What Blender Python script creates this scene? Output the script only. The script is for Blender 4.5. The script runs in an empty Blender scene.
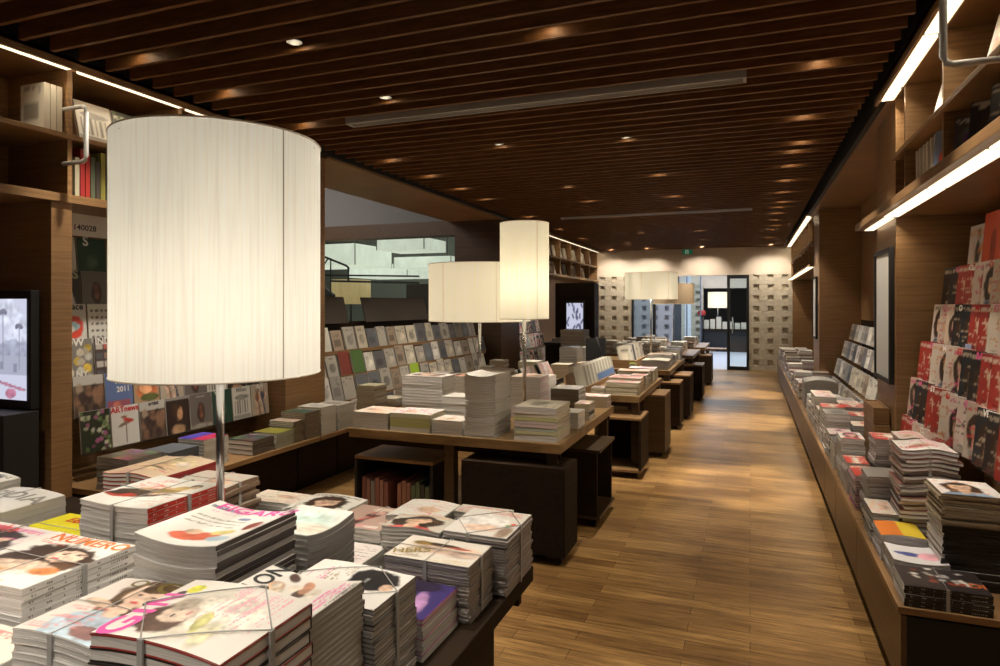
import bpy, bmesh, math, random
import numpy as np
from mathutils import Vector, Matrix
PI = math.pi
S = bpy.context.scene
C = S.collection
random.seed(7)

# ------------------------------------------------------------ camera, world, exposure
cam_d = bpy.data.cameras.new('camera'); cam = bpy.data.objects.new('camera', cam_d); C.objects.link(cam)
cam_d.sensor_width = 36; cam_d.lens = 23.47; cam_d.shift_y = -0.028; cam_d.clip_start = 0.05
cam.location = (0, 0, 1.6); cam.rotation_euler = (PI/2, 0, math.radians(20.98))
S.camera = cam
S.view_settings.view_transform = 'Standard'; S.view_settings.look = 'None'
S.view_settings.gamma = 1; S.view_settings.use_curve_mapping = False
S.view_settings.exposure = 0.0
W = bpy.data.worlds.new('world'); S.world = W; W.use_nodes = True
W.node_tree.nodes['Background'].inputs[0].default_value = (1.0, .86, .72, 1)
W.node_tree.nodes['Background'].inputs[1].default_value = 0.022
WARM = (1.0, .885, .735)

def lamp(name, kind, loc, power, color=WARM, rot=(0, 0, 0), parent=None, **k):
    d = bpy.data.lights.new(name, kind); d.energy = power; d.color = color
    for a, v in k.items(): setattr(d, a, v)
    o = bpy.data.objects.new(name, d); o.location = loc; o.rotation_euler = rot; C.objects.link(o); o.parent = parent
    return o
# unseen area lights: cool daylight for the far room, added fill for the hall
lamp('far_room_daylight', 'AREA', (-1.0, 20.5, 3.4), 420, (.80, .88, 1.0), size=5.0, shape='SQUARE')
lamp('hall_fill', 'AREA', (-9.0, 13.5, 4.2), 110, (.95, .97, .90), size=5.0, shape='SQUARE')
lamp('hall_wall_fill', 'AREA', (-8.0, 7.0, 4.7), 200, (1., .93, .85), size=3.0, shape='SQUARE')  # unseen light added to lift the grey wall above the beam

# ------------------------------------------------------------ materials
MT = {}
def nodes(name):
    m = bpy.data.materials.new(name); m.use_nodes = True
    return m, m.node_tree, m.node_tree.nodes['Principled BSDF']
def mat(name, col, rough=.6, metal=0., emit=None, es=0., spec=None, var=0., vs=20., alpha=None):
    if name in MT: return MT[name]
    m, t, b = nodes(name)
    b.inputs['Base Color'].default_value = (*col, 1); b.inputs['Roughness'].default_value = rough
    b.inputs['Metallic'].default_value = metal
    if spec is not None: b.inputs['Specular IOR Level'].default_value = spec
    if emit: b.inputs['Emission Color'].default_value = (*emit, 1); b.inputs['Emission Strength'].default_value = es
    if var:
        tc = t.nodes.new('ShaderNodeTexCoord'); n = t.nodes.new('ShaderNodeTexNoise'); n.inputs['Scale'].default_value = vs
        r = t.nodes.new('ShaderNodeValToRGB')
        r.color_ramp.elements[0].position = .3; r.color_ramp.elements[1].position = .7
        r.color_ramp.elements[0].color = (*[c*(1-var) for c in col], 1); r.color_ramp.elements[1].color = (*[min(1, c*(1+var)) for c in col], 1)
        t.links.new(tc.outputs['Object'], n.inputs['Vector']); t.links.new(n.outputs['Fac'], r.inputs[0]); t.links.new(r.outputs[0], b.inputs['Base Color'])
    MT[name] = m; return m
def wood(name, c1, c2, stretch=(1.2, 1.2, 26), rough=.42, spec=.5):
    m, t, b = nodes(name); L = t.links.new
    tc = t.nodes.new('ShaderNodeTexCoord'); mp = t.nodes.new('ShaderNodeMapping'); mp.inputs['Scale'].default_value = stretch
    n = t.nodes.new('ShaderNodeTexNoise'); n.inputs['Scale'].default_value = 2.2; n.inputs['Detail'].default_value = 6; n.inputs['Roughness'].default_value = .65
    r = t.nodes.new('ShaderNodeValToRGB'); r.color_ramp.elements[0].position = .32; r.color_ramp.elements[1].position = .7
    r.color_ramp.elements[0].color = (*c1, 1); r.color_ramp.elements[1].color = (*c2, 1)
    L(tc.outputs['Object'], mp.inputs[0]); L(mp.outputs[0], n.inputs['Vector']); L(n.outputs['Fac'], r.inputs[0])
    out = r.outputs[0]
    L(out, b.inputs['Base Color']); b.inputs['Roughness'].default_value = rough; b.inputs['Specular IOR Level'].default_value = spec
    MT[name] = m; return m
OAK = wood('oak', (.175, .095, .040), (.345, .20, .088))
OAKV = wood('oak_panel', (.195, .107, .046), (.335, .19, .085), (1, 1, 30), .38)
DARK = wood('dark_wood', (.016, .009, .005), (.03, .017, .009), (1.2, 1.2, 20), .62, .15)
SLAT = wood('slat_wood', (.095, .040, .013), (.215, .092, .030), (3, 26, 26), .55, .3)
TOP = wood('table_top_wood', (.13, .075, .030), (.27, .165, .070), (2, 9, 9), .35)
BLACK = mat('black', (.006, .006, .007), .6)
VOID = mat('plenum_black', (.004, .0035, .003), .9)
STEEL = mat('steel', (.62, .62, .64), .22, 1.)
GSTEEL = mat('grey_painted_steel', (.42, .41, .40), .45, .1)
BLOCK = mat('concrete_block', (.50, .45, .36), .85, var=.12, vs=14)
PLASTER = mat('lintel_plaster', (.66, .56, .45), .45, var=.06, vs=3)
GREYW = mat('grey_wall', (.20, .19, .185), .8)
PAPER = None
def paper(name, c, band=.0011):
    m, t, b = nodes(name); L = t.links.new
    tc = t.nodes.new('ShaderNodeTexCoord'); mp = t.nodes.new('ShaderNodeMapping'); mp.inputs['Scale'].default_value = (6, 6, 420)
    n = t.nodes.new('ShaderNodeTexNoise'); n.inputs['Scale'].default_value = 1.; n.inputs['Detail'].default_value = 2
    r = t.nodes.new('ShaderNodeValToRGB'); r.color_ramp.elements[0].position = .34; r.color_ramp.elements[1].position = .62
    r.color_ramp.elements[0].color = (*[v*.74 for v in c], 1); r.color_ramp.elements[1].color = (*c, 1)
    L(tc.outputs['Object'], mp.inputs[0]); L(mp.outputs[0], n.inputs['Vector']); L(n.outputs['Fac'], r.inputs[0]); L(r.outputs[0], b.inputs['Base Color'])
    b.inputs['Roughness'].default_value = .7; return m
PAPER = paper('page_edges', (.74, .72, .69)); PAPERG = paper('grey_page_edges', (.50, .485, .46)); PAPERC = paper('cream_page_edges', (.62, .55, .42))
def flat(c, rough=.4):
    k = 'print_%02d_%02d_%02d' % tuple(int(v*99) for v in c)
    return MT.get(k) or mat(k, c, rough)
def make_print():
    m, t, b = nodes('printed_cover'); a = t.nodes.new('ShaderNodeVertexColor'); a.layer_name = 'print'
    t.links.new(a.outputs[0], b.inputs['Base Color']); b.inputs['Roughness'].default_value = .33
    return m
PRINT = make_print()
def make_floor():
    m, t, b = nodes('parquet'); L = t.links.new
    tc = t.nodes.new('ShaderNodeTexCoord'); br = t.nodes.new('ShaderNodeTexBrick')
    br.offset = .37; br.offset_frequency = 2; br.squash = 1
    for k, v in (('Scale', 1.), ('Mortar Size', .0013), ('Mortar Smooth', .1), ('Bias', -.1), ('Brick Width', .78), ('Row Height', .092)): br.inputs[k].default_value = v
    br.inputs['Color1'].default_value = (.37, .225, .086, 1); br.inputs['Color2'].default_value = (.185, .100, .036, 1); br.inputs['Mortar'].default_value = (.03, .015, .006, 1)
    L(tc.outputs['Object'], br.inputs['Vector'])
    mp = t.nodes.new('ShaderNodeMapping'); mp.inputs['Scale'].default_value = (1.6, 24, 1)
    n = t.nodes.new('ShaderNodeTexNoise'); n.inputs['Scale'].default_value = 2.; n.inputs['Detail'].default_value = 7; n.inputs['Roughness'].default_value = .7; n.inputs['Distortion'].default_value = .5
    L(tc.outputs['Object'], mp.inputs[0]); L(mp.outputs[0], n.inputs['Vector'])
    r = t.nodes.new('ShaderNodeValToRGB'); r.color_ramp.elements[0].position = .33; r.color_ramp.elements[1].position = .6
    r.color_ramp.elements[0].color = (.42, .36, .30, 1); r.color_ramp.elements[1].color = (1.15, 1.12, 1.08, 1)
    L(n.outputs['Fac'], r.inputs[0])
    mx = t.nodes.new('ShaderNodeMix'); mx.data_type = 'RGBA'; mx.blend_type = 'MULTIPLY'; mx.inputs[0].default_value = 1
    L(br.outputs['Color'], mx.inputs[6]); L(r.outputs[0], mx.inputs[7])
    n2 = t.nodes.new('ShaderNodeTexNoise'); n2.inputs['Scale'].default_value = 1.4; n2.inputs['Detail'].default_value = 2
    r2 = t.nodes.new('ShaderNodeValToRGB'); r2.color_ramp.elements[0].color = (.75, .72, .68, 1); r2.color_ramp.elements[1].color = (1.2, 1.2, 1.2, 1)
    r2.color_ramp.elements[0].position = .35; r2.color_ramp.elements[1].position = .65
    L(tc.outputs['Object'], n2.inputs['Vector']); L(n2.outputs['Fac'], r2.inputs[0])
    m2 = t.nodes.new('ShaderNodeMix'); m2.data_type = 'RGBA'; m2.blend_type = 'MULTIPLY'; m2.inputs[0].default_value = 1
    L(mx.outputs[2], m2.inputs[6]); L(r2.outputs[0], m2.inputs[7]); L(m2.outputs[2], b.inputs['Base Color'])
    b.inputs['Roughness'].default_value = .36
    bp = t.nodes.new('ShaderNodeBump'); bp.inputs['Strength'].default_value = .25; bp.inputs['Distance'].default_value = .002
    L(n.outputs['Fac'], bp.inputs['Height']); L(bp.outputs[0], b.inputs['Normal'])
    return m
FLOOR = make_floor()
def make_shade(name, col, emit, es, pleat=60):
    m = bpy.data.materials.new(name); m.use_nodes = True; t = m.node_tree; t.nodes.clear(); L = t.links.new
    o = t.nodes.new('ShaderNodeOutputMaterial'); tc = t.nodes.new('ShaderNodeTexCoord')
    mp = t.nodes.new('ShaderNodeMapping'); mp.inputs['Scale'].default_value = (pleat, pleat, 1.5)
    n = t.nodes.new('ShaderNodeTexNoise'); n.inputs['Scale'].default_value = 2.; n.inputs['Detail'].default_value = 3
    r = t.nodes.new('ShaderNodeValToRGB'); r.color_ramp.elements[0].position = .3; r.color_ramp.elements[1].position = .7
    r.color_ramp.elements[0].color = (*[c*.86 for c in col], 1); r.color_ramp.elements[1].color = (*col, 1)
    L(tc.outputs['Object'], mp.inputs[0]); L(mp.outputs[0], n.inputs['Vector']); L(n.outputs['Fac'], r.inputs[0])
    d = t.nodes.new('ShaderNodeBsdfDiffuse'); tr = t.nodes.new('ShaderNodeBsdfTranslucent'); e = t.nodes.new('ShaderNodeEmission')
    mx = t.nodes.new('ShaderNodeMixShader'); mx.inputs[0].default_value = .55; ad = t.nodes.new('ShaderNodeAddShader')
    mu = t.nodes.new('ShaderNodeMix'); mu.data_type = 'RGBA'; mu.blend_type = 'MULTIPLY'; mu.inputs[0].default_value = 1
    mu.inputs[7].default_value = (*emit, 1)
    L(r.outputs[0], d.inputs[0]); L(r.outputs[0], tr.inputs[0]); L(r.outputs[0], mu.inputs[6]); L(mu.outputs[2], e.inputs[0]); e.inputs[1].default_value = es
    L(d.outputs[0], mx.inputs[1]); L(tr.outputs[0], mx.inputs[2]); L(mx.outputs[0], ad.inputs[0]); L(e.outputs[0], ad.inputs[1]); L(ad.outputs[0], o.inputs[0])
    MT[name] = m; return m
SHADE = make_shade('pleated_shade', (.86, .85, .80), (1., .95, .84), .25)
SEAM = mat('shade_seam', (.52, .47, .37), .8)
SHADE2 = make_shade('cream_shade', (.88, .83, .70), (1., .93, .76), .40, 40)
BOXL = make_shade('light_box', (.85, .87, .82), (.99, 1., .93), .42, 3)
LED = mat('led_diffuser', (.9, .85, .7), .5, emit=(1., .83, .58), es=1.75)
LENS = mat('lamp_lens', (.9, .9, .85), .3, emit=(1., .93, .78), es=14.)
def glassy(name, col, a, rough=.03):
    m = bpy.data.materials.new(name); m.use_nodes = True; t = m.node_tree; t.nodes.clear()
    o = t.nodes.new('ShaderNodeOutputMaterial'); g = t.nodes.new('ShaderNodeBsdfGlossy'); g.inputs['Roughness'].default_value = rough
    tr = t.nodes.new('ShaderNodeBsdfTransparent'); tr.inputs[0].default_value = (*col, 1); mx = t.nodes.new('ShaderNodeMixShader'); mx.inputs[0].default_value = a
    t.links.new(tr.outputs[0], mx.inputs[1]); t.links.new(g.outputs[0], mx.inputs[2]); t.links.new(mx.outputs[0], o.inputs[0]); return m
GLASS = glassy('glass', (.93, .97, .95), .06); ACRYL = glassy('clear_acrylic', (.96, .97, .97), .08, .1)

# ------------------------------------------------------------ mesh helpers
class MB:
    def __init__(s): s.v = []; s.f = []; s.m = []; s.sm = []
    def quad(s, ids, m=0, sm=False): s.f.append(ids); s.m.append(m); s.sm.append(sm)
    def box(s, x0, x1, y0, y1, z0, z1, m=0, M=None):
        b = len(s.v); p = [(x, y, z) for z in (z0, z1) for y in (y0, y1) for x in (x0, x1)]
        if M is not None: p = [tuple(M @ Vector(q)) for q in p]
        s.v += p
        for q in ((0, 2, 3, 1), (4, 5, 7, 6), (0, 1, 5, 4), (2, 6, 7, 3), (0, 4, 6, 2), (1, 3, 7, 5)): s.quad([b+i for i in q], m)
        return s
    def cyl(s, cx, cy, z0, z1, r0, r1=None, n=24, m=0, cap=True, M=None):
        r1 = r0 if r1 is None else r1; b = len(s.v)
        p = [(cx+r*math.cos(2*PI*i/n), cy+r*math.sin(2*PI*i/n), z) for z, r in ((z0, r0), (z1, r1)) for i in range(n)]
        if M is not None: p = [tuple(M @ Vector(q)) for q in p]
        s.v += p
        for i in range(n): s.quad([b+i, b+(i+1) % n, b+n+(i+1) % n, b+n+i], m, True)
        if cap: s.quad([b+i for i in range(n)][::-1], m); s.quad([b+n+i for i in range(n)], m)
        return s
    def tube(s, pts, r, n=6, m=0):
        pts = [Vector(p) for p in pts]; b = len(s.v)
        for i, p in enumerate(pts):
            d = (pts[min(i+1, len(pts)-1)]-pts[max(i-1, 0)]).normalized()
            u = d.cross(Vector((0, 0, 1))); u = u.normalized() if u.length > .05 else Vector((1, 0, 0)); w = d.cross(u).normalized()
            s.v += [tuple(p+u*r*math.cos(2*PI*k/n)+w*r*math.sin(2*PI*k/n)) for k in range(n)]
        for i in range(len(pts)-1):
            for k in range(n): s.quad([b+i*n+k, b+i*n+(k+1) % n, b+(i+1)*n+(k+1) % n, b+(i+1)*n+k], m, True)
        s.quad([b+k for k in range(n)][::-1], m); s.quad([b+(len(pts)-1)*n+k for k in range(n)], m)
        return s
    def slab(s, x0, x1, y0, y1, z0, z1, m=0, bend=None, n=1, ms=None):
        """box whose z is displaced by bend(x, y)"""
        if bend is None: return s.box(x0, x1, y0, y1, z0, z1, m)
        b = len(s.v); N = n+1
        for z in (z0, z1):
            for j in range(N):
                for i in range(N):
                    x = x0+(x1-x0)*i/n; y = y0+(y1-y0)*j/n; s.v.append((x, y, z+bend(x, y)))
        T = N*N; I = lambda i, j, k: b+k*T+j*N+i
        for j in range(n):
            for i in range(n):
                s.quad([I(i, j, 0), I(i, j+1, 0), I(i+1, j+1, 0), I(i+1, j, 0)], m, True); s.quad([I(i, j, 1), I(i+1, j, 1), I(i+1, j+1, 1), I(i, j+1, 1)], m, True)
        for i in range(n):
            s.quad([I(i, 0, 0), I(i+1, 0, 0), I(i+1, 0, 1), I(i, 0, 1)], m); s.quad([I(i, n, 0), I(i, n, 1), I(i+1, n, 1), I(i+1, n, 0)], m)
            s.quad([I(0, i, 0), I(0, i, 1), I(0, i+1, 1), I(0, i+1, 0)], m); s.quad([I(n, i, 0), I(n, i+1, 0), I(n, i+1, 1), I(n, i, 1)], m)
        return s
    def mesh(s, name, mats):
        me = bpy.data.meshes.new(name); me.from_pydata(s.v, [], s.f)
        for m in (mats if isinstance(mats, (list, tuple)) else [mats]): me.materials.append(m)
        me.polygons.foreach_set('material_index', s.m); me.polygons.foreach_set('use_smooth', s.sm); me.update(); return me
    def build(s, name, mats, parent=None, loc=None, bevel=0):
        return link(name, s.mesh(name, mats), parent, loc, bevel)
def link(name, me, parent=None, loc=None, bevel=0):
    o = bpy.data.objects.new(name, me); C.objects.link(o)
    if parent is not None: o.parent = parent
    if loc is not None: o.location = loc
    if bevel:
        b = o.modifiers.new('bevel', 'BEVEL'); b.width = bevel; b.segments = 2; b.limit_method = 'ANGLE'
    return o
def B(x0, x1, y0, y1, z0, z1): return MB().box(x0, x1, y0, y1, z0, z1)
def tag(o, label, cat, group=None, kind=None):
    o['label'] = label if len(label.split()) <= 16 else (print('LONG', label) or ' '.join(label.split()[:16])); o['category'] = cat
    if group: o['group'] = group
    if kind: o['kind'] = kind
    return o
def thing(name, label, cat, loc=(0, 0, 0), group=None, rot=None):
    o = bpy.data.objects.new(name, None); C.objects.link(o); o.location = loc; o.empty_display_size = .1
    if rot: o.rotation_euler = rot
    return tag(o, label, cat, group)
def struct(name, mb, m, parent=None, bevel=0):
    o = mb.build(name, m, parent, None, bevel)
    if parent is None: o['kind'] = 'structure'
    return o
def copy_tree(r, loc, rot=None):
    c = r.copy(); C.objects.link(c); c.location = loc
    if rot is not None: c.rotation_euler = rot
    for ch in list(r.children):
        d = ch.copy(); C.objects.link(d); d.parent = c
        for g in list(ch.children):
            e = g.copy(); C.objects.link(e); e.parent = d
    return c
TXT = {}
def text_mesh(s, size=1., bold=.0):
    k = (s, round(size, 4), bold)
    if k in TXT: return TXT[k]
    cu = bpy.data.curves.new('t', 'FONT'); cu.body = s; cu.size = size; cu.offset = bold*size; cu.align_x = 'CENTER'; cu.align_y = 'CENTER'; cu.resolution_u = 3
    o = bpy.data.objects.new('t', cu); C.objects.link(o)
    me = bpy.data.meshes.new_from_object(o.evaluated_get(bpy.context.evaluated_depsgraph_get())); bpy.data.objects.remove(o); bpy.data.curves.remove(cu)
    TXT[k] = me; return me
def text(s, size, col, parent, loc, rot=(0, 0, 0), bold=.02, sx=1., name='lettering'):
    me = text_mesh(s, size, bold).copy(); me.materials.clear(); me.materials.append(flat(col))
    o = link(name, me, parent, loc); o.rotation_euler = rot; o.scale = (sx, 1, 1); return o

# ------------------------------------------------------------ cover art painted into vertex colours
_r = np.random.RandomState(4); NZ = np.zeros((200, 200))
for _s, _w in ((40, .5), (16, .7), (6, .9), (3, .8)):      # soft multi-scale noise that breaks up printed shapes
    _g = _r.rand(200//_s+3, 200//_s+3)-.5; _x = np.linspace(0, 200//_s+1, 200); _i = _x.astype(int); _f = _x-_i; _f = _f*_f*(3-2*_f)
    _a = _g[_i][:, _i]; _b = _g[_i][:, _i+1]; _c = _g[_i+1][:, _i]; _d = _g[_i+1][:, _i+1]
    NZ += _w*((_a*(1-_f)[None]+_b*_f[None])*(1-_f)[:, None]+(_c*(1-_f)[None]+_d*_f[None])*_f[:, None])
SK = (.72, .50, .37); HAIR = (.05, .028, .018)
def canvas(w, h, c): a = np.zeros((h, w, 3)); a[:] = c; return a
def ell(a, cx, cy, rx, ry, c, rot=0., soft=.12):
    h, w, _ = a.shape; y, x = np.mgrid[0:h, 0:w]; x = x/(w-1)-cx; y = (y/(h-1)-cy)*1.3
    cs, sn = math.cos(rot), math.sin(rot); u = (x*cs+y*sn)/rx; v = (-x*sn+y*cs)/(ry*1.3)
    q = NZ[int((cx*37+cy*91+rx*53)*100) % 60:, int((cy*71+ry*47)*100) % 60:][:h, :w]
    k = np.clip((1-np.sqrt(u*u+v*v)+q*.22)/soft+.5, 0, 1)[..., None]; c = np.array(c)*(1+q[..., None]*.55); a[:] = a*(1-k)+np.array(c)*k
def rect(a, x0, x1, y0, y1, c):
    h, w, _ = a.shape; a[max(0, int(y0*h)):int(y1*h), max(0, int(x0*w)):int(x1*w)] = c
def dashes(a, R, x0, x1, y0, y1, c, rows=4, den=.7):
    h, w, _ = a.shape; ys = np.linspace(y0*h, y1*h, rows, endpoint=False)
    for y in ys:
        for x in range(int(x0*w), int(x1*w)):
            if R.random() < den: a[min(h-1, int(y)), min(w-1, x)] = a[min(h-1, int(y)), min(w-1, x)]*.25+np.array(c)*.75
def lines(a, R, c, k=10, box=(.05, .95, .05, .7)):
    for _ in range(k):
        x = R.uniform(box[0], box[1]-.15); y = R.uniform(box[2], box[3]); dashes(a, R, x, min(box[1], x+R.uniform(.12, .4)), y, y+.01, c, 1, .65)
def face(a, cx, cy, s, R, hair=HAIR, skin=SK, top=(.5, .5, .55), lean=0.):
    ell(a, cx, cy-.02*s, .30*s, .27*s, hair, lean); ell(a, cx+.02, cy-.25*s, .22*s, .26*s, hair, lean)
    ell(a, cx, cy-.48*s, .36*s, .22*s, top); ell(a, cx, cy-.24*s, .08*s, .16*s, skin)
    ell(a, cx+.01, cy, .165*s, .18*s, skin, lean); ell(a, cx, cy+.14*s, .17*s, .07*s, hair, lean+.2)
    for d in (-.07, .07): ell(a, cx+d*s+.01, cy+.02*s, .028*s, .012*s, (.05, .03, .03))
    ell(a, cx+.01, cy-.09*s, .045*s, .016*s, (.60, .07, .09))
def body(a, cx, cy, s, R, dress, skin=SK, hair=HAIR):
    ell(a, cx, cy+.30*s, .07*s, .075*s, hair); ell(a, cx, cy+.285*s, .045*s, .055*s, skin)
    ell(a, cx, cy+.10*s, .12*s, .16*s, dress); ell(a, cx-.13*s, cy+.08*s, .03*s, .16*s, skin, .35); ell(a, cx+.13*s, cy+.1*s, .03*s, .15*s, skin, -.5)
    ell(a, cx-.05*s, cy-.25*s, .04*s, .26*s, skin, -.06); ell(a, cx+.06*s, cy-.25*s, .04*s, .26*s, dress, .1)
def cover(style, seed, w=22, h=30):
    R = random.Random(seed); pal = [(.80, .78, .73), (.78, .70, .60), (.62, .58, .52), (.80, .74, .72)]
    ink = R.choice([(.72, .05, .08), (.78, .10, .35), (.04, .04, .05), (.75, .30, .05)])
    if style == 'face':
        a = canvas(w, h, R.choice(pal)); face(a, R.uniform(.42, .6), R.uniform(.5, .6), R.uniform(1.15, 1.45), R, top=R.choice([(.7, .68, .66), (.25, .35, .5), (.6, .1, .1), (.08, .07, .08)]), lean=R.uniform(-.3, .3)); lines(a, R, ink, 9); dashes(a, R, .08, .92, .86, .95, ink, max(2, h//12), .62)
    elif style == 'fashion':
        a = canvas(w, h, R.choice(pal)); body(a, R.uniform(.4, .6), .48, 1.25, R, R.choice([(.6, .08, .08), (.08, .07, .09), (.75, .7, .6), (.15, .25, .4)])); lines(a, R, ink, 12); dashes(a, R, .08, .92, .86, .95, ink, max(2, h//12), .62)
    elif style == 'text':
        a = canvas(w, h, R.choice(pal)); lines(a, R, ink, 26, (.04, .96, .04, .95)); lines(a, R, (.75, .25, .35), 12, (.04, .96, .04, .95)); ell(a, R.uniform(.3, .7), R.uniform(.3, .6), .2, .15, (.62, .42, .3), 0, .5)
    elif style == 'dark':
        a = canvas(w, h, R.choice([(.03, .025, .03), (.05, .035, .03), (.02, .03, .045)])); face(a, .5, .5, 1.2, R, top=(.12, .05, .04), skin=(.42, .26, .17)); lines(a, R, (.6, .55, .45), 8); dashes(a, R, .08, .92, .86, .95, (.65, .6, .5), 3, .6)
    elif style == 'red':
        a = canvas(w, h, (.48, .05, .04)); body(a, .5, .45, 1.2, R, (.72, .68, .6)); lines(a, R, (.78, .72, .6), 14); dashes(a, R, .08, .92, .86, .95, (.85, .8, .7), 3, .7)
    elif style == 'art':
        c = R.choice([(.05, .09, .07), (.40, .34, .26), (.10, .07, .05), (.55, .53, .48), (.07, .06, .06)]); a = canvas(w, h, c)
        for _ in range(14): ell(a, R.random(), R.uniform(0, .8), R.uniform(.05, .22), R.uniform(.05, .2), tuple(min(1, max(0, v*R.uniform(.5, 2.4)+R.uniform(-.03, .08))) for v in c), R.uniform(0, 3), .6)
        dashes(a, R, .1, .9, .87, .93, (.7, .66, .6), 2, .6)
    elif style == 'plain':
        c = R.choice([(.60, .57, .50), (.50, .47, .41), (.66, .63, .58), (.40, .37, .32), (.55, .50, .40), (.30, .28, .26), (.10, .10, .11), (.12, .13, .15), (.34, .26, .19)]); a = canvas(w, h, c)
        qq = R.choice([.4, .6, 1.35]); q = tuple(v*qq for v in c); t = R.random()
        if t < .5: rect(a, .18, .82, .25, .62, q)
        elif t < .8: ell(a, .5, .45, .3, .22, q)
        lines(a, R, (.12, .1, .1), 4, (.1, .9, .65, .9))
    if 200 <= seed < 230: a = a*np.array([.66, .58, .52])
    return a
def cover_mesh(a, w, l, z, bend=None):
    H, Wd, _ = a.shape; me = bpy.data.meshes.new('front_cover')
    xs = np.linspace(-w/2, w/2, Wd); ys = np.linspace(-l/2, l/2, H); X, Y = np.meshgrid(xs, ys)
    Z = np.full_like(X, z)
    if bend: Z = Z+np.vectorize(bend)(X, Y)
    v = np.stack([X, Y, Z], -1).reshape(-1, 3)
    idx = np.arange(H*Wd).reshape(H, Wd); f = np.stack([idx[:-1, :-1], idx[:-1, 1:], idx[1:, 1:], idx[1:, :-1]], -1).reshape(-1, 4)
    me.from_pydata(v.tolist(), [], f.tolist()); ca = me.color_attributes.new('print', 'FLOAT_COLOR', 'POINT')
    ca.data.foreach_set('color', np.concatenate([a.reshape(-1, 3), np.ones((H*Wd, 1))], 1).astype(np.float32).ravel())
    me.materials.append(PRINT); me.polygons.foreach_set('use_smooth', [True]*len(f)); me.update(); return me

# a magazine or book: page block, wrap-round cover with spine, and (topmost copies) a printed front
def volume_mesh(w, l, t, cov, spine, pap, side=1, bend=None, name='magazine', edge=None, marks=None):
    mb = MB(); n = 6; e = .0015; c = min(.0022, t*.11); t = t-min(.0017, t*.085)
    mb.slab(-w/2+e, w/2-e, -l/2+e, l/2-e, c, t-c-.0003, 0, bend, n)
    mb.slab(-w/2, w/2, -l/2, l/2, 0, c, 1, bend, n); mb.slab(-w/2, w/2, -l/2, l/2, t-c-.0003, t-.0003, 1, bend, n)
    xs = (w/2-.0012, w/2+.0003) if side > 0 else (-w/2-.0003, -w/2+.0012)
    mb.slab(xs[0], xs[1], -l/2, l/2, 0, t-.0003, 2, bend, n)
    if marks:
        R = random.Random(5); y = -l*.44
        while y < l*.42:
            d = R.choice([.002, .003, .004, .009]); zo = bend(xs[1], y) if bend else 0
            mb.box(xs[0], xs[1]+.0004, y, y+d, t*.34+zo, t*.64+zo, 3); y += d+R.choice([.0015, .003, .004, .03])
    return mb.mesh(name, [pap, flat(cov), flat(spine)]+([flat(marks)] if marks else []))
def bendf(kind, w, l, a):
    if not kind: return None
    if kind == 'archx': return lambda x, y: a*(1-(2*x/w)**2)
    if kind == 'sagx': return lambda x, y: a*(2*x/w)**2
    if kind == 'sagy': return lambda x, y: a*(2*y/l)**2
    if kind == 'archy': return lambda x, y: a*(1-(2*y/l)**2)
    if kind == 'wave': return lambda x, y: a*(1+math.sin(3.2*x/w*2+1.)*math.cos(1.5*y/l))
    if kind == 'wavey': return lambda x, y: a*(1+math.sin(4.5*y/l+.6))
ORD = ['first', 'second', 'third', 'fourth', 'fifth', 'sixth', 'seventh', 'eighth', 'ninth', 'tenth', 'eleventh', 'twelfth', 'thirteenth', 'fourteenth', 'fifteenth', 'sixteenth', 'seventeenth', 'eighteenth', 'nineteenth', 'twentieth', 'twenty-first', 'twenty-second', 'twenty-third', 'twenty-fourth', 'twenty-fifth', 'twenty-sixth']
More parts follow.
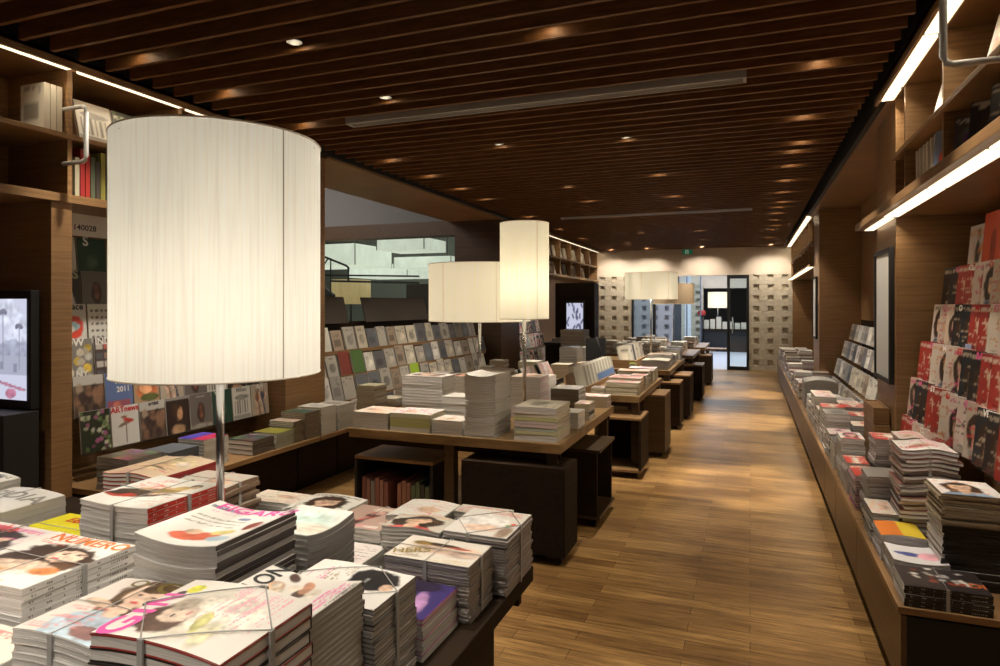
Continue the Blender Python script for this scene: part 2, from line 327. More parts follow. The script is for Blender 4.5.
def stack(top_label, low_label, group, x0, x1, y0, y1, z0, z1, t, rot=0, art=None, cov=(.7, .68, .64), spine=None, pap=None, side=1,
          bend=None, amp=.006, jit=.003, name='magazine', cat='magazine', title=None, alt=None, ang=0., strap=False, vary=None, lastw=None, marks=None):
    """pile of copies between z0 and z1; the topmost carries printed art. returns list of things"""
    pap = pap or PAPER; X = x1-x0; Y = y1-y0; sw = rot in (90, 270); w, l = (Y, X) if sw else (X, Y)
    n = max(1, round((z1-z0)/t)); t = (z1-z0)/n; bf = bendf(bend, w, l, amp); cx, cy = (x0+x1)/2, (y0+y1)/2
    base = math.radians(rot+ang); R = random.Random(int(cx*1000)+int(cy*777)); objs = []
    if n == 1: bf0 = bf
    specs = [(cov, spine or cov)]+([alt] if alt else [])
    lv = [bendf(bend, w, l, amp*q) for q in (0, .34, .67, 1)] if bend else [None]*4
    msl = [[volume_mesh(w, l, t, c, s, pap, side, b_, name, None, marks) for c, s in specs] for b_ in (lv if bend else [None])]
    for i in range(n):
        li = min(3, int(4*i/max(1, n*.7))) if bend and n > 3 else (3 if bend else 0)
        ms = msl[li]; me = ms[0]; bfi = lv[li]
        if vary: 
            c = vary[i % len(vary)]; k = ('v', c, round(w, 3), round(l, 3), round(t, 4), side, pap.name, bend, li)
            me = TXT.get(k) or volume_mesh(w, l, t, c, c, pap, side, bfi, name); TXT[k] = me
        elif alt and (i*7) % 3 == 1: me = ms[1]
        o = link(name, me, None, (cx+R.uniform(-jit, jit), cy+R.uniform(-jit, jit), z0+i*t)); o.rotation_euler = (0, 0, base+R.uniform(-1, 1)*jit*4)
        topmost = i == n-1
        lv_ = n-1-i; lb = low_label.split()
        if len(lb) > 13: lb = lb[:13]; print('CUT', low_label)
        tag(o, top_label if topmost else ' '.join(lb)+', '+ORD[min(lv_, 25)]+' from top', cat, None if topmost else group); objs.append(o)
    o = objs[-1]; o.rotation_euler[2] = base; o.location.x = cx; o.location.y = cy
    if art is not None:
        a = art if isinstance(art, np.ndarray) else cover(*art)
        link('front_cover', cover_mesh(a, w-.002, l-.002, t+.0003, bf), o)
    for T in (title or []):
        s, size, col, tx, ty = T[:5]; sx = T[5] if len(T) > 5 else 1.; r = T[6] if len(T) > 6 else 0.
        zz = t+.0012+(bf(tx*w/2, ty*l/2) if bf else 0)
        ob = text(s, size, col, o, (tx*w/2, ty*l/2, zz), (0, 0, r), .02, sx, 'masthead')
        if bf:
            for v in ob.data.vertices:
                q = Matrix.Rotation(r, 3, 'Z') @ Vector((v.co.x*sx, v.co.y, 0)); v.co.z = bf(tx*w/2+q.x, ty*l/2+q.y)-bf(tx*w/2, ty*l/2)
    if strap:
        strap, sl = strap
        mb = MB(); N = 8; zt = z0+n*t
        bw = (lambda x, y: 0) if not bf else (lambda x, y: (lambda q: bf(q.x, q.y))(Matrix.Rotation(-base, 2) @ Vector((x-cx, y-cy))))
        def P(x, y): return (x, y, zt+bw(x, y)+.0035)
        def run(pa, pb):
            pts = [(pa[0]+(pb[0]-pa[0])*i/N, pa[1]+(pb[1]-pa[1])*i/N) for i in range(N+1)]
            mb.tube([P(*p) for p in pts], .0013, 4)
        def down(x, y, ax):
            zz = zt+bw(x, y)+.003; h = .006
            if ax == 'y': mb.box(x-h, x+h, y-.002, y+.002, z0+.003, zz)
            else: mb.box(x-.002, x+.002, y-h, y+h, z0+.003, zz)
        g = .0035
        if strap in ('x', 'both'): run((x0-g, cy), (x1+g, cy)); down(x0-g, cy, 'x'); down(x1+g, cy, 'x')
        if strap in ('y', 'both'): run((cx, y0-g), (cx, y1+g)); down(cx, y0-g, 'y'); down(cx, y1+g, 'y')
        if strap == 'diag': 
            run((cx-.02, y0-g), (x1+g, cy)); run((x1+g, cy), (cx+.03, y1+g)); run((cx-.02, y0-g), (x0-g, cy)); run((x0-g, cy), (cx+.03, y1+g))
            down(cx-.02, y0-g, 'y'); down(x1+g, cy, 'x'); down(x0-g, cy, 'x'); down(cx+.03, y1+g, 'y')
        so = mb.build('packing_strap', mat('grey_strap', (.42, .41, .40), .5))
        tag(so, 'grey packing string tied round the '+sl, 'string')
    return objs

# ------------------------------------------------------------ room shell
struct('floor', B(-14, 1.9, -1.5, 17.1, -.1, 0), FLOOR)
pl = struct('trim_plenum', MB().box(-3.75, .9, -1.5, 17.05, 3.5, 3.6), VOID)
mb = MB(); k = 0
y = -1.0
while y < 16.95:                                   # slatted ceiling: boards running across the aisle
    mb.box(-3.6, .74, y, y+.024, 3.0, 3.125); y += .165
struct('ceiling', mb, SLAT)
struct('trim_ceiling_edges', MB().box(-3.72, -3.68, -1.5, 17.05, 3.0, 3.5).box(.84, .88, -1.5, 17.05, 3.0, 3.5), BLACK)
# linear air diffusers in the slats
for (ya, xa, xb, lab) in ((4.30, -2.9, -.02, 'long slim grey air diffuser set among the nearer ceiling slats'), (10.2, -2.85, .03, 'long slim air diffuser in the slats near the far end')):
    t = thing('air_diffuser', lab, 'vent', (0, ya, 3.0))
    MB().box(xa, xb, -.055, -.04, -.012, .05).box(xa, xb, .04, .055, -.012, .05).box(xa, xa+.02, -.04, .04, -.012, .05).box(xb-.02, xb, -.04, .04, -.012, .05).build('frame', GSTEEL, t)
    for q in (-.02, .0, .02): B(xa+.02, xb-.02, q-.003, q+.003, -.008, .04).build('blade', GSTEEL, t)
# left and right fascia above shelving, soffits
struct('trim_right_soffit', MB().box(.88, 1.6, 5.125, 17.05, 2.985, 3.05), OAKV)
struct('trim_left_soffit', MB().box(-4.67, -3.72, 5.16, 9.9, 2.98, 3.2), OAKV)
struct('wall_right', MB().box(1.46, 1.56, -1.5, 17.2, 0, 3.4), OAKV)
struct('wall_left', MB().box(-4.42, -4.32, -1.5, 5.16, 0, 3.4).box(-4.42, -4.32, 9.9, 17.2, 0, 3.4), OAKV)
struct('trim_right_pillar', MB().box(.93, 1.46, 5.12, 5.82, 0, 2.98).box(.93, 1.46, 10.4, 11.3, 0, 2.98), OAKV, bevel=.003)
struct('trim_left_pillar', MB().box(-4.32, -3.75, 2.575, 2.70, 0, 2.2).box(-4.32, -3.75, 4.60, 5.16, 0, 2.98), OAKV, bevel=.003)
struct('trim_left_column', MB().box(-4.56, -3.74, 9.8, 10.7, 0, 2.99), wood('column_wood', (.05, .026, .012), (.09, .048, .022), (1, 1, 26)))
struct('trim_hall_beam', MB().box(-14, -4.56, 9.8, 10.1, 2.76, 3.0), wood('beam_wood', (.06, .03, .014), (.11, .06, .028), (20, 1, 20)))
struct('wall_hall_upper', MB().box(-14, -4.4, 10.1, 10.2, 3.0, 5.2), GREYW)
struct('wall_hall_side', MB().box(-14.1, -14, -1.5, 22, 0, 5.2).box(-14, -4.42, 5.0, 5.15, 0, 5.2), GREYW)
struct('ceiling_hall', MB().box(-14, -4.6, 5.15, 22, 5.0, 5.2), GREYW)
struct('wall_hall_back', MB().box(-14, -4.45, 17.5, 17.7, 0, 5.2), mat('hall_back_wall', (.20, .23, .19), .8, var=.25, vs=.7))
struct('floor_hall', MB().box(-14, -4.45, 17.1, 17.5, -.1, 0), GREYW)
w1 = struct('window_1', MB().box(-14, -4.56, 9.93, 9.95, .0, 2.76), GLASS)
# back wall: lintel, block panels, glazed door
struct('wall_back', MB().box(-4.4, 1.55, 17.05, 17.35, 2.34, 3.5), PLASTER)
def block_panel(x0, x1, yb, z1, name, zb=0.):
    dp = .12 if name in 'fg' else .05
    mb = MB().box(x0, x1, yb+dp, yb+.2, zb, z1); ph = .262; nz = int((z1-zb)/ph)+1; nx = max(2, round((x1-x0)/.31)); pw = (x1-x0)/nx
    for r in range(nz):
        za = zb+r*ph; zc = min(z1, za+ph)
        mb.box(x0, x1, yb, yb+dp, za, min(zc, za+.13))
        if zc > za+.13:
            for c in range(nx+1):
                off = .5*pw*(0 if r % 2 else 0)
                a = x0+c*pw-pw*.30+off; mb.box(max(x0, a), min(x1, a+pw*.60), yb, yb+dp, za+.13, zc)
    return mb
struct('wall_back_right', block_panel(-.02, .95, 17.05, 2.34, 'r'), BLOCK, bevel=.006)
struct('wall_back_left', block_panel(-3.8, -2.87, 17.05, 2.34, 'l'), BLOCK, bevel=.006)
struct('trim_back_ends', MB().box(.95, 1.55, 17.05, 17.3, 0, 2.34).box(-4.4, -3.8, 17.05, 17.3, 0, 2.34), OAKV)
d1 = struct('door_1', MB().box(-.53, -.46, 17.02, 17.08, 0, 2.34).box(-.08, -.02, 17.02, 17.08, 0, 2.34).box(-.46, -.08, 17.02, 17.08, 0, .09).box(-.46, -.08, 17.02, 17.08, 2.25, 2.34), BLACK)
B(-.46, -.08, 17.045, 17.055, .09, 2.25).build('door_glass', GLASS, d1)
MB().cyl(-.40, 16.97, .9, 1.3, .012).box(-.41, -.39, 16.97, 17.03, .93, .95).box(-.41, -.39, 16.97, 17.03, 1.25, 1.27).build('door_handle', STEEL, d1)
wn = struct('window_2', MB().box(-2.87, -2.82, 17.02, 17.08, 0, 2.34).box(-2.33, -2.26, 17.02, 17.08, 0, 2.34).box(-2.82, -2.33, 17.02, 17.08, 0, .06), BLACK)
B(-2.82, -2.33, 17.045, 17.055, .06, 2.34).build('window_glass', GLASS, wn)

# the far room past the doorway
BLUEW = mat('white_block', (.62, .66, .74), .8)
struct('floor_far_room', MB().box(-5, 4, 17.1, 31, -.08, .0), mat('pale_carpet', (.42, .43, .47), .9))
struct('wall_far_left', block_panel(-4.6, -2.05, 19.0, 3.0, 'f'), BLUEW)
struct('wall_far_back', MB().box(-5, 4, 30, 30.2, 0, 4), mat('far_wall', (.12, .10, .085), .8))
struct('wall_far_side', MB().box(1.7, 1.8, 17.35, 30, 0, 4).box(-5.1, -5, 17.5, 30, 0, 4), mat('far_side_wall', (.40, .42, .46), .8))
struct('trim_far_pillar', MB().box(-.05, .16, 19.4, 19.6, 0, 3.4).box(-2.0, -1.82, 22.2, 22.4, 0, 3.4), BLUEW)
fb = MB().box(-5, 1.7, 21.5, 21.9, 2.62, 2.78).box(-5, 1.7, 21.5, 21.9, 2.9, 3.05).box(-5, 1.7, 21.62, 21.9, 2.78, 2.9)
for i in range(22): fb.box(-5+i*.3, -5+i*.3+.15, 21.5, 21.62, 2.78, 2.9)
struct('trim_far_beam', fb, BLUEW)
struct('trim_far_lintel', MB().box(-2.4, 1.7, 24.5, 24.7, 2.2, 3.3), PLASTER)
struct('wall_far_block', block_panel(-2.3, -1.55, 24.2, 2.3, 'g'), BLOCK)
struct('ceiling_far_room', MB().box(-5, 1.7, 25, 30, 3.0, 3.1), VOID)

# ------------------------------------------------------------ downlights
SPOT_P = 110
def downlight(x, y, bright, label, power=SPOT_P, aim=None, size=.95, grp='small recessed ceiling spotlights'):
    y = round((y+1.0-.0975)/.165)*.165-1.0+.0975
    t = thing('ceiling_spotlight', label, 'light', (x, y, 3.02 if bright else 3.06), grp)
    MB().cyl(0, 0, .0, .14, .042, n=16, cap=False).cyl(0, 0, .13, .14, .042, n=16).build('housing', mat('spot_black', (.02, .02, .02), .5), t)
    MB().cyl(0, 0, .035, .045, .026 if bright else .02, n=16).build('lens', LENS, t)
    l = lamp('spot', 'SPOT', (0, 0, .03), power, WARM, (0, 0, 0), t, spot_size=size, spot_blend=.6, shadow_soft_size=.03)
    if aim: l.rotation_euler = aim
    lamp('spill', 'POINT', (0, 0, .012), .65, (1., .80, .50), (0, 0, 0), t, shadow_soft_size=.02)
dl = [(-2.30, 1.3, 1, 110), (-2.30, 2.95, 1, 160), (-2.33, 3.95, 1, 330), (-.98, 5.51, 1, 330), (-2.04, 7.45, 1, 420), (-.91, 9.68, 1, 420), (-1.99, 12.74, 1, 420),
      (-.95, 1.0, 1, 150), (-1.5, .3, 1, 80), (-1.15, 2.15, 0, 150), (-.97, 3.3, 0, 200), (-2.07, 5.4, 1, 330), (-2.05, 8.6, 0, 420), (-.93, 7.2, 0, 420), (-.93, 8.7, 0, 300), (-.88, 12.8, 0, 400), (-1.95, 10.4, 0, 420), (-.95, 14.6, 0, 400), (-2.6, 14.8, 0, 400)]  # some unseen ones over the foreground table are added to brighten its magazines
dl.sort(key=lambda q: q[1])
for i, (x, y, b, p) in enumerate(dl):
    downlight(x, y, b, 'small round recessed ceiling spotlight above the book tables, %s from the near end' % ORD[i], p*.78, grp='spotlights above the book tables')
for i, x in enumerate((-3.3, -2.4, -1.1, .45)):
    downlight(x, 16.35, 1, ['leftmost', 'second', 'third', 'rightmost'][i]+' of the four ceiling spotlights washing the back wall', 120, (math.radians(36), 0, 0), 1.7, None)
for i, (x, yy) in enumerate(((-2.4, -.9), (-1.2, -.9), (.0, -.9), (-3.2, .2))):  # added fill spots, unseen, to brighten the camera side of the piles
    downlight(x, yy, 0, ['second from left', 'third from left', 'rightmost', 'leftmost'][i]+' added fill spotlight behind the viewpoint, aimed at the foreground table', 210, (math.radians(33), 0, math.radians([0, 6, 22, -30][i])), .9, grp='added fill spotlights behind the viewpoint')
for i, y in enumerate((1.6, 2.69, 3.36, 4.2, 5.5, 6.35, 7.2, 8.07, 9.8, 11.6, 13.4, 15.2)):
    downlight(-3.3, y, 0, 'recessed spotlight along the left edge of the slatted ceiling, %s from near end' % ORD[i], 105, (0, math.radians(14), 0), grp='left edge spotlights')
for y in (6.25, 9.6, 12.5):
    downlight(.42, y, 0, ['nearest', 'middle', 'farthest'][int(y/3.2)-1 if y < 12 else 2]+' of three stronger spotlights throwing light pools on the aisle', 520, (0, math.radians(9), 0), .52, None)
for i, y in enumerate((1.4, 2.9, 4.18, 5.4, 6.3+.3, 7.15, 8.0, 8.9, 10.1, 10.8, 11.6, 13.1, 14.6)):
    downlight(.38, y, 0, 'recessed spotlight along the right edge of the slatted ceiling, %s from near end' % ORD[i], 130, (0, math.radians(-14), 0), grp='right edge spotlights')
t = thing('exit_sign', 'small green and white exit sign under the ceiling at the far wall', 'sign', (-1.46, 16.9, 2.86))
B(-.13, .13, -.03, .03, 0, .13).build('housing', mat('sign_case', (.25, .27, .25), .5), t)
B(-.12, .12, -.034, -.03, .01, .12).build('sign_face', mat('exit_green', (.01, .12, .06), .5, emit=(.01, .2, .1), es=.25), t)
MB().box(-.05, .03, -.037, -.034, .02, .11).build('doorway_symbol', mat('exit_white', (.6, .7, .6), .5, emit=(.5, .8, .6), es=.25), t)
MB().cyl(-.01, -.0, .085, .1, .008, n=8, M=Matrix.Translation((0, -.04, 0))).box(-.018, .0, -.04, -.037, .05, .082).box(-.03, -.012, -.04, -.037, .025, .05).box(0, .012, -.04, -.037, .03, .05).build('running_figure', mat('exit_fig', (.01, .1, .05), .5), t)

# ------------------------------------------------------------ lamps
def drum_lamp(label, loc, r, zb, zt, mshade, power, pole_r=.012, seams=4, ph=0., lz=.35, base=True, base_r=.13):
    z0 = loc[2]; t = thing('table_lamp', label, 'lamp', loc)
    n = 72; mb = MB()
    def ring(rad, z): b = len(mb.v); mb.v += [(rad*math.cos(2*PI*i/n), rad*math.sin(2*PI*i/n), z-z0) for i in range(n)]; return b
    nz = 1
    o0 = ring(r, zb); o1 = ring(r, zt)
    for i in range(n): mb.quad([o0+i, o0+(i+1) % n, o1+(i+1) % n, o1+i], 0, True)
    sh = mb.build('lamp_shade', mshade, t)
    for k in range(seams):
        a = ph+2*PI*k/seams; M = Matrix.Rotation(a, 4, 'Z') @ Matrix.Translation((r+.0012, 0, 0))
        MB().box(-.0008, .0008, -.0015, .0015, zb-z0, zt-z0, 0, M).build('seam', SEAM, sh)
    for z in (zb, zt):
        pts = [(r*math.cos(2*PI*i/n), r*math.sin(2*PI*i/n), z-z0) for i in range(n+1)]; MB().tube(pts, .003, 5).build('rim', mat('shade_rim', (.75, .70, .6), .6), sh)
    MB().cyl(0, 0, .004, zb-z0+(zt-zb)*lz-.05, pole_r, n=20).build('pole', STEEL, t)
    if base: MB().cyl(0, 0, 0, .012, base_r, n=40).cyl(0, 0, .012, .03, .03, .016, n=24).build('base', STEEL, t)
    zc = zb-z0+(zt-zb)*lz
    MB().cyl(0, 0, zc-.06, zc-.02, .02, n=16).build('lamp_socket', mat('socket', (.7, .68, .6), .5), t)
    mb = MB()
    for j in range(6):
        a0, a1 = PI*j/6, PI*(j+1)/6; mb.cyl(0, 0, zc-.04*math.cos(a0), zc-.04*math.cos(a1), max(.001, .035*math.sin(a0)), max(.001, .035*math.sin(a1)), n=14, cap=False)
    mb.build('bulb', mat('bulb_glass', (.9, .85, .7), .4, emit=(1, .88, .68), es=2.5), t)
    sp = MB()
    for k in range(3):
        a = ph+.5+2*PI*k/3; sp.tube([(0, 0, zt-z0-.02), (r*math.cos(a), r*math.sin(a), zt-z0-.02)], .002, 5)
    sp.tube([(0, 0, zt-z0-.02), (0, 0, zc)], .003, 5); sp.build('spider', STEEL, t)
    lamp('bulb_light', 'POINT', (0, 0, zc), power, (1, .89, .70), (0, 0, 0), t, shadow_soft_size=.06)
    return t
drum_lamp('large white pleated drum lamp on a chrome pole, standing among the nearest magazines', (-1.547, 1.59, .71), .302, 1.388, 2.105, SHADE, 6.6, .0125, 3, -.215, .25)
drum_lamp('wide short cream drum lamp on the first book table, left of the tall narrow lamp', (-2.11, 5.03, .74), .425, 1.466, 1.935, SHADE2, 4.0, .012, 6, -.87)
drum_lamp('tall narrow cream cylinder lamp on the first book table', (-1.535, 4.50, .74), .178, 1.50, 2.195, SHADE2, 3.0, .014, 3, -.72, base_r=.08)
drum_lamp('cream drum lamp on the farther book table, before the back doorway', (-1.45, 10.4, .74), .405, 1.69, 2.10, SHADE2, 4.5, .012, 6, .3)
drum_lamp('bright drum lamp standing in the room beyond the doorway', (-1.05, 24.0, .78), .33, 1.50, 2.05, SHADE2, 8, .012, 4, .3)
drum_lamp('dim tan drum lamp behind the farther table lamp', (-1.42, 13.3, .74), .40, 1.62, 2.02, mat('tan_fabric', (.36, .27, .17), .8), 0, .012, 4, .3)

# ------------------------------------------------------------ high wall shelving with light strips (both sides)
def wall_shelf(label, sx, xf, xb, ya, yb, ups, low=2.2, led_low=True, ends=True):
    """sx=+1: shelving on the right wall, xf front plane, xb wall plane"""
    t = thing('wall_shelving', label, 'shelf', ((xf+xb)/2, (ya+yb)/2, low)); ox, oy, oz = t.location
    def bx(a, b, y0, y1, z0, z1, name, m, bev=.002, par=None):
        x0, x1 = sorted((a, b)); off = (0, 0, 0)
        return MB().box(x0-ox, x1-ox, y0-oy, y1-oy, z0-oz, z1-oz).build(name, m, par or t, None, bev)
    bx(xf-sx*.12, xb, ya, yb, 3.0, 3.03, 'canopy', OAK)
    bx(xf-sx*.12, xf-sx*.10, ya, yb, 2.965, 3.03, 'canopy_edge', OAK)
    bx(xf-sx*.02, xb, ya, yb, 2.58, 2.61, 'shelf', OAK); bx(xf-sx*(.12 if ya < 4 and sx > 0 else .04), xb, ya, yb, low, low+.05, 'shelf', OAK)
    bx(xb-sx*.02, xb, ya, yb, low+.05, 3.0, 'back_panel', OAK)
    for u in ups: bx(xf, xb-sx*.02, u-.015, u+.015, low+.05, 2.58, 'upright', OAK); bx(xf, xb-sx*.02, u-.015, u+.015, 2.61, 3.0, 'upright', OAK)
    segs = list(zip(ups[:-1], ups[1:]))
    for a, b in segs:
        f = bx(xf-sx*.085, xf-sx*.015, a+.03, b-.03, 2.982, 3.0, 'light_strip', LED, 0)
        bx(xf-sx*.005, xf+sx*.005, a+.0, b-.0, 2.992, 3.0, 'strip_rail', OAK, 0)
        if led_low:
            bx(xf-sx*.07, xf+sx*.015, a+.02, b-.02, low-.006, low, 'light_strip', LED, 0)
    def strip_lamp(y0, y1, x, z, p):
        lamp('strip_lamp', 'AREA', (x-ox, (y0+y1)/2-oy, z-oz), p, (1., .84, .60), (0, math.radians(38)*sx, 0), t, shape='RECTANGLE', size=.05, size_y=y1-y0)
    if ya < 4:
        for a, b in segs:
            strip_lamp(a+.05, b-.05, xf-sx*.05, 2.975, 5.0)
            if led_low: strip_lamp(a+.05, b-.05, xf-sx*.03, low-.012, 2.6)
    else:
        strip_lamp(ya+.1, yb-.1, xf-sx*.05, 2.975, 14)
        if led_low: strip_lamp(ya+.1, yb-.1, xf-sx*.03, low-.02, 9)
    if sx > 0 and ya < 4: bx(.80, .926, yb, 6.0, low, low+.05, 'shelf', OAK); bx(.86, .922, yb+.03, 5.94, low-.006, low, 'light_strip', LED, 0)
    return t
UR = [2.1, 3.0, 3.92, 4.8, 5.40]; UL = [1.1, 1.9, 2.7, 3.5, 4.58]
wall_shelf('lit oak high shelving on the right wall above the nearest magazine rack', 1, .92, 1.46, 2.1, 5.115, UR[:-1]+[5.09])
wall_shelf('lit oak high shelving on the left wall behind the large drum lamp', -1, -3.77, -4.32, 1.1, 4.595, UL, led_low=False)
wall_shelf('lit oak high shelving at the far end of the right wall', 1, .92, 1.46, 11.3, 17.0, [11.3+i*.815 for i in range(8)])
wall_shelf('lit oak high shelving at the far end of the left wall', -1, -3.77, -4.32, 10.7, 17.0, [10.7+i*.9 for i in range(8)], led_low=False)
# steel ladder brackets
for sx, xf, lab in ((1, .92, 'grey steel hoop bracket projecting from the right high shelving'), (-1, -3.77, 'grey steel hoop bracket on the left high shelving beside the drum lamp')):
    t = MB(); x1 = xf-sx*.295 if sx > 0 else xf+.19
    zt, zb = 2.75, 2.43
    if sx > 0: zt = 3.0
    r = .03; pts = [(xf, 2.66, zt), (x1+sx*r, 2.66, zt), (x1+sx*r*.3, 2.66, zt-r*.3), (x1, 2.66, zt-r), (x1, 2.66, zb+r), (x1+sx*r*.3, 2.66, zb+r*.3), (x1+sx*r, 2.66, zb), (xf, 2.66, zb)]
    t.tube(pts, .0125, 8); o = t.build('ladder_bracket', GSTEEL); tag(o, lab, 'bracket')

# ------------------------------------------------------------ low platforms along both walls
PLF = wood('platform_front_wood', (.085, .046, .019), (.145, .08, .034), (1, 1, 22), .4)
def platform(label, x0, x1, y0, y1, front, m=OAK, toe=.06):
    t = thing('display_platform', label, 'cabinet', ((x0+x1)/2, y0, 0)); ox, oy, _ = t.location; m = PLF
    a, b = (x0, x1)
    B(a-ox, b-ox, y0-oy, y1-oy, .372, .40).build('top', OAK, t, None, .002)
    fa, fb = (a+.01, b) if front == 'l' else (a, b-.01)
    if front == 'l': B(fa-ox, fa+.02-ox, y0-oy, y1-oy, .06, .365).build('front_panel', m, t); B(fa+toe-ox, fa+toe+.02-ox, y0+.02-oy, y1-oy, 0, .06).build('toe_kick', BLACK, t)
    else: B(fb-.02-ox, fb-ox, y0-oy, y1-oy, .06, .365).build('front_panel', m, t); B(fb-toe-.02-ox, fb-toe-ox, y0+.02-oy, y1-oy, 0, .06).build('toe_kick', BLACK, t)
    e = B(fa+.02-ox if front == 'l' else fa-ox, fb-ox if front == 'l' else fb-.02-ox, y0-oy, y0+.02-oy, .06, .365).build('end_panel', BLACK, t)
    return t
PLW = wood('platform_wood', (.040, .023, .010), (.072, .042, .019), (1, 1, 22), .4)
for lab, x1, a, b in (('low brown magazine platform at the right foreground', 1.455, 2.99, 4.13), ('second low platform along the right wall, below the rack end', 1.455, 4.14, 5.11), ('short low platform before the right pillar with the framed white board', .925, 5.12, 5.82),
                      ('low platform under the grey book rack in the right recess', 1.455, 5.83, 8.2), ('next low platform deeper in the right recess', 1.455, 8.21, 10.39), ('short low platform before the second right pillar', .925, 10.4, 11.3), ('last low platform on the right toward the back wall', 1.455, 11.31, 15.5)):
    platform(lab, .55, x1, a, b, 'l', PLW)
def ledge(label, x0, x1, y0, y1):
    t = thing('display_platform', label, 'cabinet', ((x0+x1)/2, y0, 0)); ox, oy, _ = t.location
    B(x0-ox, x1-ox, 0, y1-y0, .455, .49).build('top', OAK, t, None, .002)
    B(x0-ox, x1-.26-ox, .003, y1-y0-.003, 0, .455).build('body', DARK, t)
    B(x1-.26-ox, x1-.24-ox, .003, y1-y0-.003, .03, .455).build('front_panel', DARK, t); return t
ledge('oak-topped ledge under the left wall magazine rack', -4.31, -3.38, 2.77, 4.59)
ledge('short oak-topped ledge before the left wooden pillar', -3.74, -3.38, 4.60, 5.16)
ledge('long oak-topped ledge under the art book rack on the left', -4.5, -3.38, 5.17, 9.7)

# ------------------------------------------------------------ book tables
def table(label, x0, x1, y0, y1, zt=.74, th=.062, leg_x=None, m=TOP, drop=.0):
    t = thing('book_table', label, 'table', ((x0+x1)/2, (y0+y1)/2, 0)); ox, oy, _ = t.location
    B(x0-ox, x1-ox, y0-oy, y1-oy, zt-th, zt).build('table_top', m, t, None, .004)
    lx = leg_x or (x0+.7, x1-.05)
    for x in lx:
        for yy in (y0+.05, y1-.12): B(x-.035-ox, x+.035-ox, yy-oy, yy+.07-oy, 0, zt-th).build('leg', m if m is DARK else PLW, t, None, .002)
    for yy in (y0+.07, y1-.10): B(x0+.02-ox, x1-.02-ox, yy-oy, yy+.03-oy, zt-th-.05, zt-th).build('rail', DARK, t)
    return t
table('dark wooden table in the foreground piled with fashion magazines', -2.95, -.69, .60, 2.12, .71, .05, (-2.85, -.85), DARK)
B(-2.75, -.80, .78, 2.02, .12, .60).build('storage_chest', DARK, None, None, .004)
tag(bpy.data.objects['storage_chest'], 'dark storage chest beneath the foreground magazine table', 'chest')
table('first oak book table, bearing the wide and the tall cream lamps', -2.62, -1.09, 3.88, 5.56, leg_x=(-1.87, -1.16))
table('second oak book table, with the slanted row of white books', -2.6, -.97, 6.18, 7.88)
table('third oak book table, halfway down the shop', -2.6, -.98, 8.75, 10.9)
table('fourth book table, far down the shop', -2.6, -.90, 11.5, 13.2)
table('fifth book table, closest to the back doorway', -2.6, -.85, 13.8, 15.6)
def castor_box(label, x0, x1, y0, y1, z0, z1, open_side=None, top=OAK, side=DARK):
    t = thing('storage_box', label, 'cabinet', ((x0+x1)/2, (y0+y1)/2, 0)); ox, oy, _ = t.location; a, b, c, d = x0-ox, x1-ox, y0-oy, y1-oy; h = .022
    B(a, b, c, d, z1-h, z1).build('top', top, t, None, .002); B(a, b, c, d, z0, z0+h).build('bottom', top if open_side else side, t, None, .002)
    if open_side != '-y': B(a+h, b-h, c, c+h, z0+h, z1-h).build('panel', side, t)
    B(a+h, b-h, d-h, d, z0+h, z1-h).build('panel', side, t)
    B(a, a+h, c, d, z0+h, z1-h).build('panel', side, t)
    if open_side != '+x': B(b-h, b, c, d, z0+h, z1-h).build('panel', side, t)
    else: B(b-.16, b-.15, c+h, d-h, z0+h, z1-h).build('panel', BLACK, t)
    for x in (a+.05, b-.05):
        for y in (c+.05, d-.05):
            MB().cyl(0, 0, -.013, .013, .024, n=16, M=Matrix.Translation((x, y, .025)) @ Matrix.Rotation(PI/2, 4, 'Y')).box(x-.02, x+.02, y-.02, y+.02, .045, z0).build('castor', BLACK, t)
    return t
castor_box('large dark box on castors pushed under the near edge of the first table', -1.74, -1.05, 3.84, 4.14, .06, .60, None, DARK, wood('box_wood', (.012, .008, .005), (.022, .015, .009), (14, 1, 14), .65, .12))
castor_box('tall narrow dark box under the right side of the first table', -1.45, -1.00, 4.60, 5.14, .06, .56, '+x', PLW)
castor_box('open-topped display stool under the left part of the first table', -2.62, -2.0, 3.95, 4.35, .08, .535, '-y', OAK, BLACK)
castor_box('open dark box with an oak edge under the second table', -1.36, -.93, 6.02, 6.5, .06, .56, '-y', OAK)
castor_box('upright brown box beside the second table, standing into the aisle', -1.05, -.83, 6.98, 7.5, .05, .655, None, OAK, wood('upright_box_wood', (.07, .043, .02), (.12, .075, .035), (1, 1, 22), .5, .3))
castor_box('dark box under the near end of the third table', -1.5, -.84, 8.62, 9.1, .05, .60)
castor_box('oak topped box along the aisle side of the third table', -1.15, -.78, 9.4, 10.0, .05, .62, None, OAK)
castor_box('dark box under the fourth table by the aisle', -1.4, -.74, 11.3, 11.9, .05, .6)
castor_box('dark box under the fifth table by the aisle', -1.4, -.72, 13.6, 14.3, .05, .6)
t = thing('pull_out_ledge', 'small pale wooden ledge jutting from the fifth table', 'shelf', (-.62, 14.3, .68)); B(-.25, .16, -.2, .2, 0, .02).build('board', OAK, t); B(-.25, -.05, -.03, .03, -.05, 0).build('bracket', STEEL, t)
